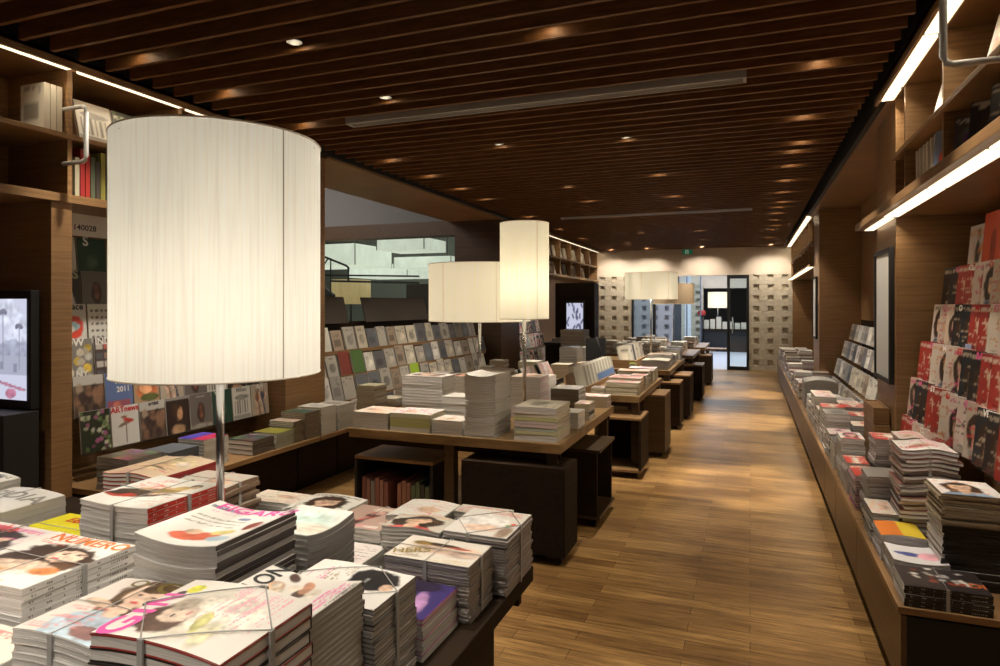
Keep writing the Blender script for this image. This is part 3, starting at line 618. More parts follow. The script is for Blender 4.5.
# spines inside the open stool under the first table
for i in range(16):
    if i in (6, 7): continue
    c = [(.30, .13, .10), (.30, .14, .11), (.26, .24, .22), (.28, .12, .10), (.33, .16, .13), (.24, .10, .08), 0, 0, (.30, .14, .1), (.31, .15, .11), (.28, .13, .1), (.10, .14, .08), (.11, .15, .09), (.05, .05, .05), (.10, .14, .08), (.12, .14, .09)][i]
    o = link('magazine', volume_mesh(.22, .29, .032, c, c, PAPER, 1)); o.rotation_euler = (0, PI/2*1., 0); o.rotation_euler = (PI/2, 0, PI/2)
    o.rotation_euler = (PI/2, 0, PI/2); o.location = (-2.585+i*.036, 4.13, .247)
    me = MB().box(-.015, .015, -.14, .14, 0, .27-(i % 3)*.012).mesh('magazine', flat(c)); o.data = me; o.rotation_euler = (0, 0, 0); o.location = (-2.575+i*.036, 4.14, .103)
    tag(o, 'pinkish spined magazine filed in the stool under the first table'+', %s from left' % ORD[i] if c[0] > .2 else 'dark green spined magazine filed in the stool under the first table, %s from left' % ORD[i], 'magazine', 'magazines filed in the stool' if c[0] > .2 else 'green magazines filed in the stool')

# ------------------------------------------------------------ magazines on the foreground table
Z = .71
def art_big(style, seed): return cover(style, seed, 48, 62)
def A1():   # white cover with a reclining figure in dark clothes
    a = canvas(84, 66, (.83, .82, .79)); R = random.Random(3)
    ell(a, .40, .44, .36, .15, (.07, .045, .03), .3); ell(a, .20, .30, .2, .07, (.45, .05, .03), .2); ell(a, .14, .34, .14, .05, (.05, .035, .03), .3); ell(a, .60, .60, .18, .11, (.26, .18, .05), .6); ell(a, .68, .70, .10, .08, (.50, .36, .14), .4)
    ell(a, .80, .80, .08, .07, (.05, .03, .02)); ell(a, .815, .76, .06, .06, SK); ell(a, .62, .48, .15, .03, SK, .5); ell(a, .48, .68, .16, .03, SK, -.3); ell(a, .3, .55, .1, .05, (.45, .35, .2), .3)
    lines(a, R, (.75, .04, .02), 16, (.04, .45, .55, .9)); lines(a, R, (.85, .3, .25), 9, (.5, .95, .08, .4)); return a
def A2():
    a = canvas(54, 60, (.84, .83, .80)); R = random.Random(8)
    for y in (.62, .55, .48): dashes(a, R, .10, .72, y, y+.03, (.16, .12, .07), 2, .6)
    ell(a, .5, .22, .26, .10, (.62, .13, .07), .2); ell(a, .72, .36, .13, .06, (.70, .60, .22), .4); ell(a, .80, .2, .13, .07, (.45, .6, .72)); ell(a, .88, .55, .07, .12, (.26, .06, .04)); ell(a, .62, .72, .08, .04, (.2, .25, .45)); ell(a, .4, .3, .1, .06, SK)
    lines(a, R, (.8, .2, .45), 6, (.05, .5, .72, .9)); return a
def A3():
    a = canvas(84, 96, (.83, .80, .77)); R = random.Random(5)
    ell(a, .60, .58, .44, .21, (.05, .03, .022), -.3, .2); ell(a, .34, .46, .26, .15, (.055, .032, .024), .5, .25); ell(a, .80, .44, .14, .12, (.10, .05, .03), .3, .3); ell(a, .66, .60, .19, .125, (.76, .56, .45), -.15, .15)
    ell(a, .60, .535, .055, .016, (.62, .08, .10)); ell(a, .60, .63, .035, .011, (.04, .03, .03)); ell(a, .74, .645, .035, .011, (.04, .03, .03)); ell(a, .60, .655, .05, .008, (.12, .07, .05), .1); ell(a, .75, .67, .05, .008, (.12, .07, .05), -.1); ell(a, .67, .585, .02, .03, (.66, .44, .34)); ell(a, .48, .34, .34, .10, (.75, .56, .44), .15, .3)
    ell(a, .3, .2, .2, .05, (.66, .42, .22), .2, .5); ell(a, .8, .3, .14, .07, (.60, .22, .08), .3, .4)
    lines(a, R, (.70, .42, .22), 18, (.1, .7, .05, .3)); lines(a, R, (.75, .15, .1), 10, (.05, .4, .75, .95)); return a
def A4():
    a = canvas(54, 64, (.80, .74, .70)); R = random.Random(11)
    face(a, .62, .72, 1.15, R, hair=(.13, .075, .04), skin=(.76, .55, .43), top=(.45, .56, .66), lean=.4); ell(a, .3, .52, .24, .06, (.75, .55, .42), -.25); ell(a, .55, .26, .3, .09, (.42, .52, .64), .1)
    ell(a, .75, .12, .18, .08, (.20, .10, .10)); lines(a, R, (.80, .25, .25), 22, (.04, .6, .06, .45)); return a
def A5():
    a = canvas(90, 100, (.82, .78, .74)); R = random.Random(12)
    ell(a, .46, .52, .40, .26, (.70, .64, .54), .2, .5); ell(a, .52, .34, .34, .20, (.80, .76, .68), .1, .4); ell(a, .33, .70, .24, .17, (.10, .05, .035), .2, .2); ell(a, .22, .62, .12, .12, (.12, .06, .04), .2, .3); ell(a, .40, .64, .15, .13, (.76, .60, .49), .2, .15)
    ell(a, .36, .66, .03, .012, (.05, .04, .03), .2); ell(a, .47, .67, .03, .012, (.05, .04, .03), .1); ell(a, .43, .58, .04, .014, (.66, .22, .22), .1); ell(a, .42, .62, .015, .02, (.66, .48, .38)); ell(a, .55, .70, .13, .09, (.45, .38, .30), .4, .4)
    ell(a, .35, .42, .17, .05, (.68, .66, .25), .3); ell(a, .22, .30, .2, .06, (.76, .72, .50), .2, .5); ell(a, .82, .84, .09, .06, (.74, .74, .05)); ell(a, .70, .90, .07, .04, (.05, .05, .05)); lines(a, R, (.88, .35, .48), 40, (.35, .96, .06, .5)); return a
def A6():
    a = canvas(50, 66, (.82, .79, .75)); R = random.Random(13)
    for i in range(16): ell(a, R.uniform(.1, .9), R.uniform(.25, .75), R.uniform(.05, .14), R.uniform(.04, .1), R.choice([(.76, .55, .38), (.70, .46, .30), (.08, .04, .03), (.80, .72, .62), (.55, .28, .18)]), R.uniform(0, 3), .3)
    lines(a, R, (.85, .15, .45), 22, (.05, .95, .08, .22)); lines(a, R, (.1, .08, .08), 8, (.3, .95, .02, .1)); return a
def A7():
    a = canvas(50, 62, (.80, .78, .75)); R = random.Random(14)
    ell(a, .66, .30, .27, .24, (.02, .018, .02), .1, .15); ell(a, .45, .32, .12, .06, (.02, .02, .02)); ell(a, .55, .12, .1, .06, SK); ell(a, .62, .35, .07, .02, (.25, .25, .25)); lines(a, R, (.80, .12, .35), 10, (.1, .9, .72, .95)); lines(a, R, (.32, .25, .12), 14, (.2, .9, .55, .75)); ell(a, .14, .85, .1, .05, (.78, .55, .1)); return a
def A8():
    a = canvas(50, 62, (.05, .035, .16)); R = random.Random(15); rect(a, 0, .3, .86, 1, (.50, .56, .66)); ell(a, .4, .2, .3, .08, (.45, .25, .5), .2, .4); ell(a, .2, .3, .12, .05, (.55, .45, .6)); ell(a, .85, .5, .2, .4, (.03, .02, .05))
    for y in (.85, .78, .70, .62): dashes(a, R, .06, .5, y, y+.03, (.70, .62, .10), 2, .75)
    ell(a, .62, .52, .3, .015, (.4, .38, .5), .9); return a
def A9():
    a = canvas(60, 50, (.76, .71, .64)); R = random.Random(16); ell(a, .55, .55, .42, .20, (.60, .44, .34), 0, .4); ell(a, .45, .72, .26, .07, (.05, .03, .02), -.1, .3); ell(a, .22, .72, .12, .10, (.35, .22, .06), .3, .4); ell(a, .72, .66, .14, .04, (.45, .05, .04), -.1); ell(a, .8, .4, .2, .14, (.66, .50, .42), .2, .6)
    lines(a, R, (.25, .17, .08), 14, (.03, .4, .08, .4)); lines(a, R, (.62, .5, .3), 8, (.5, .95, .05, .2)); return a
def A10():
    a = canvas(54, 56, (.80, .77, .74)); R = random.Random(17); ell(a, .4, .55, .36, .24, (.86, .84, .83), .1, .2); ell(a, .5, .26, .28, .13, (.72, .53, .43), .1, .4); ell(a, .9, .5, .05, .05, (.75, .06, .03)); ell(a, .84, .44, .04, .04, (.15, .3, .12))
    lines(a, R, (.68, .15, .12), 20, (.3, .95, .78, .97)); ell(a, .88, .2, .1, .2, (.30, .2, .15), 0, .5); return a
def A12():
    a = canvas(46, 54, (.80, .80, .76)); R = random.Random(18); ell(a, .45, .62, .5, .3, (.55, .72, .68), .3, .8); ell(a, .75, .35, .3, .2, (.80, .70, .60), 0, .8); ell(a, .3, .25, .3, .16, (.74, .80, .78), 0, .8); ell(a, .2, .1, .3, .1, (.76, .58, .52), 0, .7); return a
def A14():
    a = canvas(46, 60, (.55, .38, .32)); R = random.Random(19)
    for i in range(22): ell(a, R.random(), R.uniform(.15, .9), R.uniform(.04, .16), R.uniform(.03, .1), R.choice([(.07, .025, .02), (.55, .09, .09), (.76, .64, .55), (.12, .05, .04), (.72, .45, .4)]), R.uniform(0, 3), .3)
    rect(a, .3, .9, .05, .16, (.78, .7, .62)); lines(a, R, (.75, .15, .2), 10, (.1, .9, .03, .2)); return a
def A17():
    a = canvas(60, 60, (.78, .60, .44)); R = random.Random(20); ell(a, .5, .6, .4, .3, (.80, .68, .40), .2, .7); ell(a, .4, .5, .25, .13, (.74, .52, .36), .4, .4); ell(a, .8, .6, .1, .1, (.82, .70, .62)); ell(a, .52, .36, .3, .025, (.08, .04, .03), -.25, .3)
    lines(a, R, (.72, .10, .10), 26, (.03, .9, .05, .5)); return a
def fstack(dsc, low, grp, *a, **k):
    return stack(dsc, low, grp, *a, **k)
PINK = (.82, .10, .42)
fstack('white fashion magazine with a reclining figure on the red-spined pile', 'red-spined magazine within the pile in front of the chrome lamp pole', 'red-spined pile', -1.94, -1.655, 1.42, 1.72, Z, 1.0, .0155, 0, A1(), spine=(.62, .035, .02), marks=(.75, .6, .55), side=1, bend='archx', amp=-.006, strap=('both', 'red-spined fashion pile'))
fstack('white magazine with pink masthead and brown handwriting atop the curved pile', 'curved white magazine in the pile right of the red-spined pile', 'curved pink masthead pile', -1.41, -1.15, 1.17, 1.45, Z, 1.03, .013, 0, A2(), cov=(.72, .70, .68), spine=(.07, .055, .05), alt=((.6, .58, .55), (.5, .48, .47)), bend='sagx', amp=.014, title=[('FIGARO', .06, PINK, .22, .80, 1.25), ('madame', .028, (.15, .18, .35), -.55, .74, 1.)])
fstack('white magazine with orange letters and a long-haired woman atop the left front pile', 'white-spined magazine in the left front pile under the long-haired woman', 'white-spined left pile', -1.91, -1.60, 1.03, 1.335, Z, .93, .0155, 0, A3(), cov=(.74, .72, .70), spine=(.82, .80, .77), marks=(.25, .22, .21), bend='archx', amp=-.003, title=[('NUMERO', .062, (.75, .19, .03), .10, .80, 1.1)], strap=('both', 'white-spined pile at the left front'))
for i in range(6):
    pass
fstack('pinkish magazine with a smiling woman in pale denim, left of the pink G cover', 'wavy grey-edged magazine under the smiling woman in denim', 'denim woman pile', -1.43, -1.19, .90, 1.165, Z, .93, .016, 0, A4(), cov=(.66, .64, .62), bend='archx', amp=.008, title=[('G', .075, (.20, .15, .04), .40, .84, 1.3), ('O', .05, (.22, .18, .08), -.35, .80, 1.2)], strap=('both', 'denim woman pile at the front'))
fstack('large pale magazine with pink G I letters nearest the camera', 'black-covered magazine under the pale pink-lettered cover nearest the camera', 'black-covered nearest pile', -1.035, -.755, .775, 1.0, Z, 1.05, .024, 90, A5(), cov=(.03, .025, .025), spine=(.03, .025, .025), bend='archy', amp=.01, alt=((.35, .05, .04), (.03, .03, .03)), title=[('G', .085, PINK, -.72, .78, 1.2), ('I', .07, PINK, -.25, .80, 1.3), ('N', .07, PINK, .18, .80, 1.1)], strap=('diag', 'pink-lettered pile nearest the camera'), lastw=1)
fstack('magazine with thick black NYLON letters and a crowd of figures', 'dark-edged wavy magazine under the thick black lettered cover', 'black lettered pile', -1.035, -.79, 1.01, 1.225, Z, .985, .013, 90, A6(), cov=(.50, .47, .43), spine=(.10, .08, .07), pap=PAPERG, bend='sagy', amp=.012, title=[('NYLON', .062, (.02, .02, .02), .12, .74, .95)])
fstack('white magazine with a wide black hat, behind the black-lettered cover', 'dark wavy magazine in the pile under the black hat cover', 'black hat pile', -1.04, -.77, 1.235, 1.43, Z, .93, .0125, 90, A7(), cov=(.12, .10, .09), spine=(.5, .48, .46), alt=((.55, .53, .5), (.55, .53, .5)), pap=PAPERG, bend='wavey', amp=.004, strap=('diag', 'black hat pile'))
fstack('deep purple magazine with yellow writing, low by the table edge', 'pale magazine with magenta edge under the purple cover', 'purple cover pile', -1.02, -.76, 1.445, 1.65, Z, .815, .013, 90, A8(), vary=[(.5, .48, .46), (.62, .10, .40), (.55, .53, .52)], bend='wavey', amp=.003)
fstack('cream magazine with a close-up woman and olive letters, right side of the table', 'grey magazine in the pile under the close-up woman cover', 'close-up woman pile', -1.0, -.73, 1.66, 1.835, Z, .87, .0115, 0, A9(), cov=(.30, .27, .25), pap=PAPER, title=[('HERS', .05, (.30, .22, .06), -.55, -.35, 1.0, .4)], strap=('both', 'close-up woman pile'))
fstack('white magazine with a white dress and red berries at the far right corner', 'thin grey magazine in the tall corner pile at the far right', 'far right corner pile', -.905, -.69, 1.855, 2.10, Z, .89, .009, 0, A10(), cov=(.46, .42, .42), spine=(.35, .31, .31), pap=PAPERG, jit=.005, strap=('diag', 'far right corner pile'))
fstack('pale magazine with a woman under a floppy hat, beside the berries cover', 'thin white magazine under the floppy hat cover', 'floppy hat pile', -1.13, -.92, 1.86, 1.995, Z, .875, .013, 0, art_big('face', 41), pap=PAPER, bend='wave', amp=.005)
fstack('pink and white magazine behind the floppy hat cover', 'thin magazine under the pink and white cover at the table rear', 'pink and white rear pile', -1.20, -1.0, 2.0, 2.2, Z, .86, .014, 0, art_big('text', 42), bend='archx', amp=.008)
fstack('plain white magazine at the far right rear of the table', 'thin white magazine at the rear right of the table', 'rear right pile', -.99, -.79, 2.115, 2.2, Z, .865, .014, 0, cover('text', 43, 30, 20))
fstack('pale turquoise magazine on the fat sagging pile', 'turquoise-spined thick magazine in the fat sagging pile', 'turquoise-spined pile', -1.345, -1.13, 1.475, 1.70, Z, .955, .0165, 0, A12(), cov=(.50, .49, .47), spine=(.30, .29, .28), pap=PAPERG, side=1, bend='sagy', amp=.014)
fstack('cream magazine with small print, low behind the turquoise pile', 'white magazine in the low pile behind the turquoise one', 'low cream pile', -1.33, -1.12, 1.705, 1.88, Z, .80, .011, 0, art_big('text', 45), pap=PAPER)
fstack('dark red magazine with cakes and dark shapes, centre rear', 'magazine in the pile under the dark red cover', 'dark red cover pile', -1.37, -1.155, 1.89, 2.12, Z, .845, .0135, 0, A14(), strap=('y', 'dark red cover pile'))
fstack('grey magazine with a blonde woman at the rear of the table', 'grey magazine under the blonde woman cover', 'blonde woman pile', -1.63, -1.39, 1.97, 2.19, Z, .84, .013, 0, art_big('face', 47), bend='archx', amp=.008)
fstack('magazine with an orange patterned cover near the chrome pole', 'magazine under the orange patterned cover', 'orange patterned pile', -1.88, -1.65, 2.06, 2.195, Z, .83, .013, 0, art_big('text', 48))
fstack('yellow and white magazine between the chrome pole and the turquoise pile', 'magazine under the yellow and white cover', 'yellow and white pile', -1.60, -1.36, 1.72, 1.96, Z, .80, .0125, 0, art_big('text', 58), alt=((.7, .66, .2), (.7, .66, .2)))
fstack('crimson magazine with a cream drawing, behind the red-spined pile', 'crimson magazine in the pile behind the red-spined one', 'crimson pile', -2.36, -2.08, 1.82, 2.12, Z, .945, .016, 0, A17(), cov=(.48, .06, .06), spine=(.42, .04, .04), alt=((.12, .08, .07), (.5, .1, .08)), bend='wave', amp=.008, strap=('y', 'crimson pile'))
fstack('pinkish magazine atop the bulky pile right behind the chrome pole', 'brownish magazine in the bulky pile right behind the chrome pole', 'bulky brown pile', -2.06, -1.80, 1.84, 2.05, Z, .925, .0165, 0, art_big('text', 50), cov=(.35, .25, .18), spine=(.24, .16, .11), alt=((.55, .48, .4), (.3, .2, .14)), pap=PAPERG, jit=.012, bend='wavey', amp=.003, strap=('both', 'bulky brown pile behind the pole'))
fstack('white magazine with big grey letters at the far left of the table', 'magazine under the big grey lettered cover', 'grey lettered pile', -2.66, -2.37, 1.42, 1.68, Z, .895, .02, 0, canvas(20, 20, (.72, .71, .69)), title=[('GIOIA', .10, (.25, .24, .23), .0, .3, 1.1)], bend='archx', amp=.01, strap=('y', 'grey lettered pile'))
fstack('pale magazine with a tanned figure at the left picture edge', 'magazine under the tanned figure cover', 'tanned figure pile', -2.93, -2.68, 1.45, 1.72, Z, .92, .02, 0, art_big('face', 52), bend='archx', amp=.012)
a19 = canvas(40, 50, (.76, .70, .02)); rect(a19, 0, .75, 0, .34, (.03, .02, .02)); ell(a19, .45, .22, .3, .12, (.55, .03, .02), .1)
fstack('bright yellow magazine with red letters, left of the red-spined pile', 'magazine under the bright yellow cover', 'bright yellow pile', -2.29, -2.01, 1.40, 1.64, Z, .85, .02, 0, a19, title=[('EBN', .055, (.6, .05, .02), -.1, .55, 1.1)], strap=('x', 'bright yellow pile'))
fstack('white magazine with red script and dark hair at the left picture edge', 'magazine under the red script cover', 'red script pile', -2.24, -1.95, 1.06, 1.36, Z, .915, .02, 0, art_big('face', 54), title=[('the', .07, (.7, .12, .1), -.2, .78, 1.)], strap=('y', 'red script pile'))
fstack('cream magazine at the bottom left of the table front', 'white magazine in the pile at the bottom left front', 'bottom left pile', -1.74, -1.46, .72, 1.0, Z, .85, .0155, 0, art_big('fashion', 55), bend='archx', amp=.008)

# ------------------------------------------------------------ standing (face-out or spine-out) magazines and books
VM = {}
def standing(label, cat, x, y, z, w, h, t, yaw=0., lean=12., art=None, cov=(.6, .57, .5), pap=None, name=None, group=None, title=None, arts=None):
    """upright volume; cover looks towards -Y turned by yaw; lean = degrees tipped back"""
    pap = pap or PAPER; k = (round(w, 3), round(h, 3), round(t, 3), cov, pap.name)
    if k not in VM: VM[k] = volume_mesh(w, h, t, cov, cov, pap, 1, None, name or cat)
    th = math.radians(90-lean); R = Matrix.Rotation(math.radians(yaw), 3, 'Z') @ Matrix.Rotation(th, 3, 'X')
    o = link(name or cat, VM[k]); o.rotation_euler = (th, 0, math.radians(yaw)); p = Vector((x, y, z))+R @ Vector((0, h/2, 0)); o.location = p
    tag(o, label, cat, group)
    if art is not None:
        key = ('c', art if isinstance(art, tuple) else art.tobytes(), round(w, 3), round(h, 3), round(t, 3))
        if key not in VM: VM[key] = cover_mesh(cover(*art) if isinstance(art, tuple) else art, w-.002, h-.002, t+.0004)
        link('front_cover', VM[key], o)
    for T in (title or []): text(T[0], T[1], T[2], o, (T[3]*w/2, T[4]*h/2, t+.0016), (0, 0, 0), .03, T[5] if len(T) > 5 else 1., 'masthead')
    return o

# --- left wall rack of face-out magazines, tiers from the ledge up
rows = [(.665, -3.90), (.885, -3.96), (1.12, -4.02), (1.345, -4.08), (1.565, -4.135), (1.79, -4.18)]
t = thing('magazine_rack', 'wall rack of narrow ledges holding face-out magazines behind the drum lamp', 'rack', (-4.1, 3.68, .49))
B(-.20, -.19, -.83, .90, 0, 1.70).build('back_panel', OAKV, t)
for i, (z, x) in enumerate(rows):
    B(-.19, x+4.1+.028, -.83, .90, z-.49-.014, z-.49-.004).build('ledge', ACRYL, t); B(x+4.1+.025, x+4.1+.028, -.83, .90, z-.49-.004, z-.49+.012).build('lip', ACRYL, t)
def art_of(kind):
    R = random.Random(77)
    if kind == 'leaf':
        a = canvas(26, 34, (.03, .035, .02)); [ell(a, R.random(), R.random(), .08, .05, R.choice([(.35, .38, .25), (.12, .18, .07), (.5, .5, .4), (.3, .1, .2)]), R.uniform(0, 3)) for _ in range(34)]; return a
    if kind == 'sculpture':
        a = canvas(26, 34, (.66, .65, .62)); ell(a, .5, .55, .3, .05, (.3, .22, .17), .3); ell(a, .62, .62, .2, .05, (.5, .05, .03), -.2); ell(a, .52, .35, .04, .3, (.25, .2, .17)); ell(a, .45, .72, .12, .04, (.35, .15, .1)); return a
    if kind == 'street':
        a = canvas(26, 34, (.10, .07, .05)); rect(a, 0, 1, .78, 1, (.50, .49, .46)); [ell(a, R.random(), R.uniform(.1, .72), .12, .14, R.choice([(.25, .14, .09), (.4, .3, .22), (.05, .03, .03)]), 0, .4) for _ in range(16)]; return a
    if kind == 'portrait':
        a = canvas(26, 34, (.035, .022, .018)); ell(a, .55, .52, .17, .2, (.5, .28, .16), 0, .3); ell(a, .45, .6, .2, .2, (.07, .035, .02), .2, .3); ell(a, .58, .52, .12, .15, (.55, .32, .18), 0, .3); ell(a, .5, .1, .3, .14, (.4, .25, .15), 0, .4); rect(a, 0, 1, .93, 1, (.3, .28, .26)); return a
    if kind == 'vase':
        a = canvas(26, 34, (.16, .14, .13)); ell(a, .5, .45, .2, .3, (.05, .025, .02), 0, .3); ell(a, .5, .5, .1, .22, (.22, .1, .07), 0, .5); ell(a, .5, .05, .6, .08, (.36, .33, .3), 0, .6); return a
    if kind == 'green':
        a = canvas(26, 34, (.02, .06, .04)); ell(a, .5, .4, .2, .2, (.06, .12, .08), 0, .6); return a
    if kind == 'temple':
        a = canvas(26, 34, (.60, .58, .53)); [rect(a, .12+i*.13, .18+i*.13, .2, .6, (.18, .17, .15)) for i in range(6)]; rect(a, .05, .95, .05, .15, (.3, .28, .26)); ell(a, .5, .68, .4, .08, (.25, .24, .22)); return a
    if kind == 'couple':
        a = canvas(26, 34, (.45, .38, .30)); body(a, .35, .45, 1.2, R, (.25, .12, .08)); body(a, .65, .45, 1.2, R, (.1, .1, .16)); return a
    if kind == 'blue':
        a = canvas(26, 34, (.12, .18, .38)); rect(a, .1, .9, .08, .3, (.35, .10, .14)); ell(a, .4, .18, .15, .08, (.6, .2, .15)); return a
    if kind == 'food':
        a = canvas(26, 34, (.45, .30, .18)); ell(a, .5, .5, .42, .34, (.62, .20, .08)); ell(a, .45, .55, .25, .2, (.75, .38, .2)); ell(a, .6, .25, .4, .1, (.12, .14, .05)); rect(a, 0, 1, .93, 1, (.6, .58, .5)); return a
    if kind == 'axis':
        a = canvas(26, 34, (.025, .025, .028)); ell(a, .5, .25, .3, .26, (.70, .69, .67)); ell(a, .5, .55, .10, .10, (.35, .25, .2)); ell(a, .5, .62, .1, .06, (.03, .03, .03)); return a
    if kind == 'redball':
        a = canvas(26, 34, (.60, .59, .56)); ell(a, .5, .42, .38, .28, (.55, .05, .03)); ell(a, .5, .45, .26, .12, (.25, .4, .45)); ell(a, .5, .38, .1, .08, (.7, .68, .6)); rect(a, 0, 1, 0, .12, (.5, .3, .28)); return a
    if kind == 'sheet':
        a = canvas(26, 34, (.62, .61, .57)); [ell(a, .15+.17*(i % 5), .15+.17*(i//5), .05, .035, (.08, .08, .07)) for i in range(25)]; return a
    if kind == 'grid':
        a = canvas(26, 34, (.07, .05, .05)); [rect(a, .1+.28*(i % 3), .32+.28*(i % 3), .05+.22*(i//3), .2+.22*(i//3), R.choice([(.5, .12, .1), (.5, .48, .45), (.1, .1, .12), (.3, .2, .15)])) for i in range(12)]; return a
    if kind == 'yellowcar':
        a = canvas(26, 34, (.20, .19, .18)); [ell(a, R.random(), R.uniform(0, .8), .13, .1, R.choice([(.6, .55, .45), (.55, .4, .06), (.1, .1, .1), (.5, .5, .48)])) for _ in range(14)]; return a
K = lambda s, sz, c, x=0., y=.82, sx=1.: [(s, sz, c, x, y, sx)]
WH = (.75, .73, .70); BK = (.03, .03, .03)
spec = {0: [('leaf', 'dark floral', None), ('sculpture', 'white spindly sculpture', K('ARTnews', .052, (.6, .03, .04))), ('street', 'grey-topped street photograph', K('artist', .04, BK, .1, .88)), ('portrait', 'dark woman portrait', None), ('vase', 'dark brown vase', K('CERAMIC', .022, (.4, .38, .35))), ('green', 'deep green', K('Vie', .07, (.5, .55, .5), -.3)), ('temple', 'pale columned building', K('Milieu', .05, (.2, .2, .2))), ('couple', 'brown couple portrait', K('Art', .06, WH))],
        1: [('street', 'dull street photograph', None), ('blue', 'blue cover with white lettering', [('Beaux', .05, WH, 0, .85), ('Arts', .05, WH, .2, .55), ('2011', .05, WH, .3, .12)]), ('food', 'orange dish photograph', None), ('couple', 'pale woman photograph', None), ('vase', 'near-black glass', None), ('temple', 'grey horse picture', None), ('portrait', 'dark figure', None), ('leaf', 'leafy', None)],
        2: [('yellowcar', 'collage of yellow and grey shapes', [('OW', .07, WH, -.2, .82), ('NY', .06, WH, .2, -.75)]), ('grid', 'red and black grid of pictures', K('INDEX', .062, WH))],
        3: [('redball', 'white, red-disc', K('surface', .058, BK, .0, .86)), ('sheet', 'pale speckled', None)],
        4: [('axis', 'black, white-shirted man', K('AXIS', .085, (.45, .46, .33), 0, .8)), ('vase', 'dark still life', None)],
        5: [('sheet', 'white, small black figures', None), ('green', 'dark green, white S', K('S', .09, WH, -.4))]}
more = ['street', 'temple', 'portrait', 'food', 'couple', 'sheet', 'vase', 'grid', 'leaf', 'redball']
ARTC = {}
for r, (z, x) in enumerate(rows):
    for c in range(8):
        yy = 2.965+c*.214-(.0 if r < 2 else 0)
        if r >= 2: yy -= .03 if c < 2 else 0
        kind, dsc, ti = spec[r][c] if c < len(spec[r]) else (more[(r*3+c) % 10], 'art', None)
        if kind not in ARTC: ARTC[kind] = art_of(kind)
        if dsc == 'art': dsc = {'street': 'brown street-scene', 'temple': 'grey architecture', 'portrait': 'dark portrait', 'food': 'orange food', 'couple': 'brown couple', 'sheet': 'speckled white', 'vase': 'dark vase', 'grid': 'gridded picture', 'leaf': 'dark leafy', 'redball': 'red disc'}[kind]
        lab = '%s magazine, %s from left, %s tier of left wall rack' % (dsc, ORD[c], ORD[r])
        if len(lab.split()) > 16: lab = '%s, magazine on the %s tier of the left wall rack' % (' '.join(dsc.split()[:8]), ORD[r])
        standing(lab, 'magazine', x, yy, z, .203, .262, .008, 90, 5, ARTC[kind], (.5, .48, .45), title=ti)
sg = B(-.005, .005, -.14, .30, 0, .145).build('rack_sign', mat('sign_grey', (.62, .60, .56), .6), None, (-4.13, 3.02, 2.055))
tag(sg, 'pale rack header strip printed with the number 140028', 'sign')
text('140028', .052, BK, sg, (.0062, .035, .055), (PI/2, 0, PI/2), .02, 1.05, 'number')

# --- stacks on the left ledge
ZL = .492
def lst(*a, **k): return stack(*a, **k)
lst('green and cream floral book on the tall grey pile left of the lamp', 'grey-edged book in the tall pile left of the lamp', 'tall grey ledge pile', -3.68, -3.42, 2.80, 3.04, ZL, .685, .024, 0, ('art', 5, 30, 30), cov=(.3, .29, .28), pap=PAPERG, name='book', cat='book')
lst('slate blue book on the ledge pile left of the chrome pole', 'grey book in the slate blue topped ledge pile', 'slate ledge pile', -3.66, -3.43, 3.10, 3.34, ZL, .665, .022, 0, None, cov=(.12, .14, .17), pap=PAPERG, name='book', cat='book')
a = canvas(30, 30, (.08, .06, .45)); rect(a, .5, 1, 0, 1, (.55, .03, .10))
lst('violet and crimson covered book on the ledge, behind the chrome pole', 'pale book under the violet and crimson one', 'violet topped ledge pile', -3.66, -3.43, 3.38, 3.6, ZL, .69, .022, 0, a, pap=PAPERG, name='book', cat='book')
lst('black-topped thick white book near the front of the left ledge', 'thick white book under the black-topped one', 'black topped ledge pile', -3.64, -3.41, 3.82, 4.05, ZL, .60, .034, 0, ('art', 9, 26, 26), cov=(.10, .08, .06), name='book', cat='book')
lst('olive yellow covered book on the left ledge', 'thick white book under the olive yellow one', 'olive topped ledge pile', -3.63, -3.40, 4.07, 4.27, ZL, .61, .036, 0, canvas(8, 8, (.30, .28, .05)), cov=(.28, .27, .2), name='book', cat='book')
lst('cream drawing covered magazine on the patterned ledge pile', 'magazine in the cream drawing topped ledge pile', 'cream drawing ledge pile', -3.66, -3.42, 4.29, 4.41, ZL, .66, .016, 0, ('text', 12, 26, 20), cov=(.2, .16, .1), jit=.008)
lst('brownish book on the striped ledge pile before the left pillar', 'cream magazine in the striped ledge pile', 'striped ledge pile', -3.66, -3.41, 4.43, 4.62, ZL, .71, .015, 0, ('art', 2, 26, 20), cov=(.22, .17, .12), pap=PAPERC, jit=.005)
lst('grey topped pile end magazine before the left pillar', 'smooth white magazine before the left pillar', 'smooth white ledge pile', -3.66, -3.41, 4.64, 4.85, ZL, .725, .018, 0, ('plain', 7, 20, 20), pap=PAPERC)
lst('white magazine on the pile where the left ledge meets the first table', 'white magazine in the pile where ledge meets table', 'ledge corner pile', -3.66, -3.40, 4.87, 5.12, ZL, .71, .018, 0, ('plain', 2, 20, 20), cov=(.6, .58, .55), jit=.004)
lst('yellowish book on the small book pile below the left art rack', 'cream book in the small pile below the left art rack', 'small cream ledge pile', -3.66, -3.45, 5.55, 5.78, ZL, .80, .026, 0, canvas(6, 6, (.50, .46, .30)), vary=[(.45, .42, .33), (.35, .3, .22), (.5, .48, .4)], pap=PAPERC, name='book', cat='book', jit=.008)
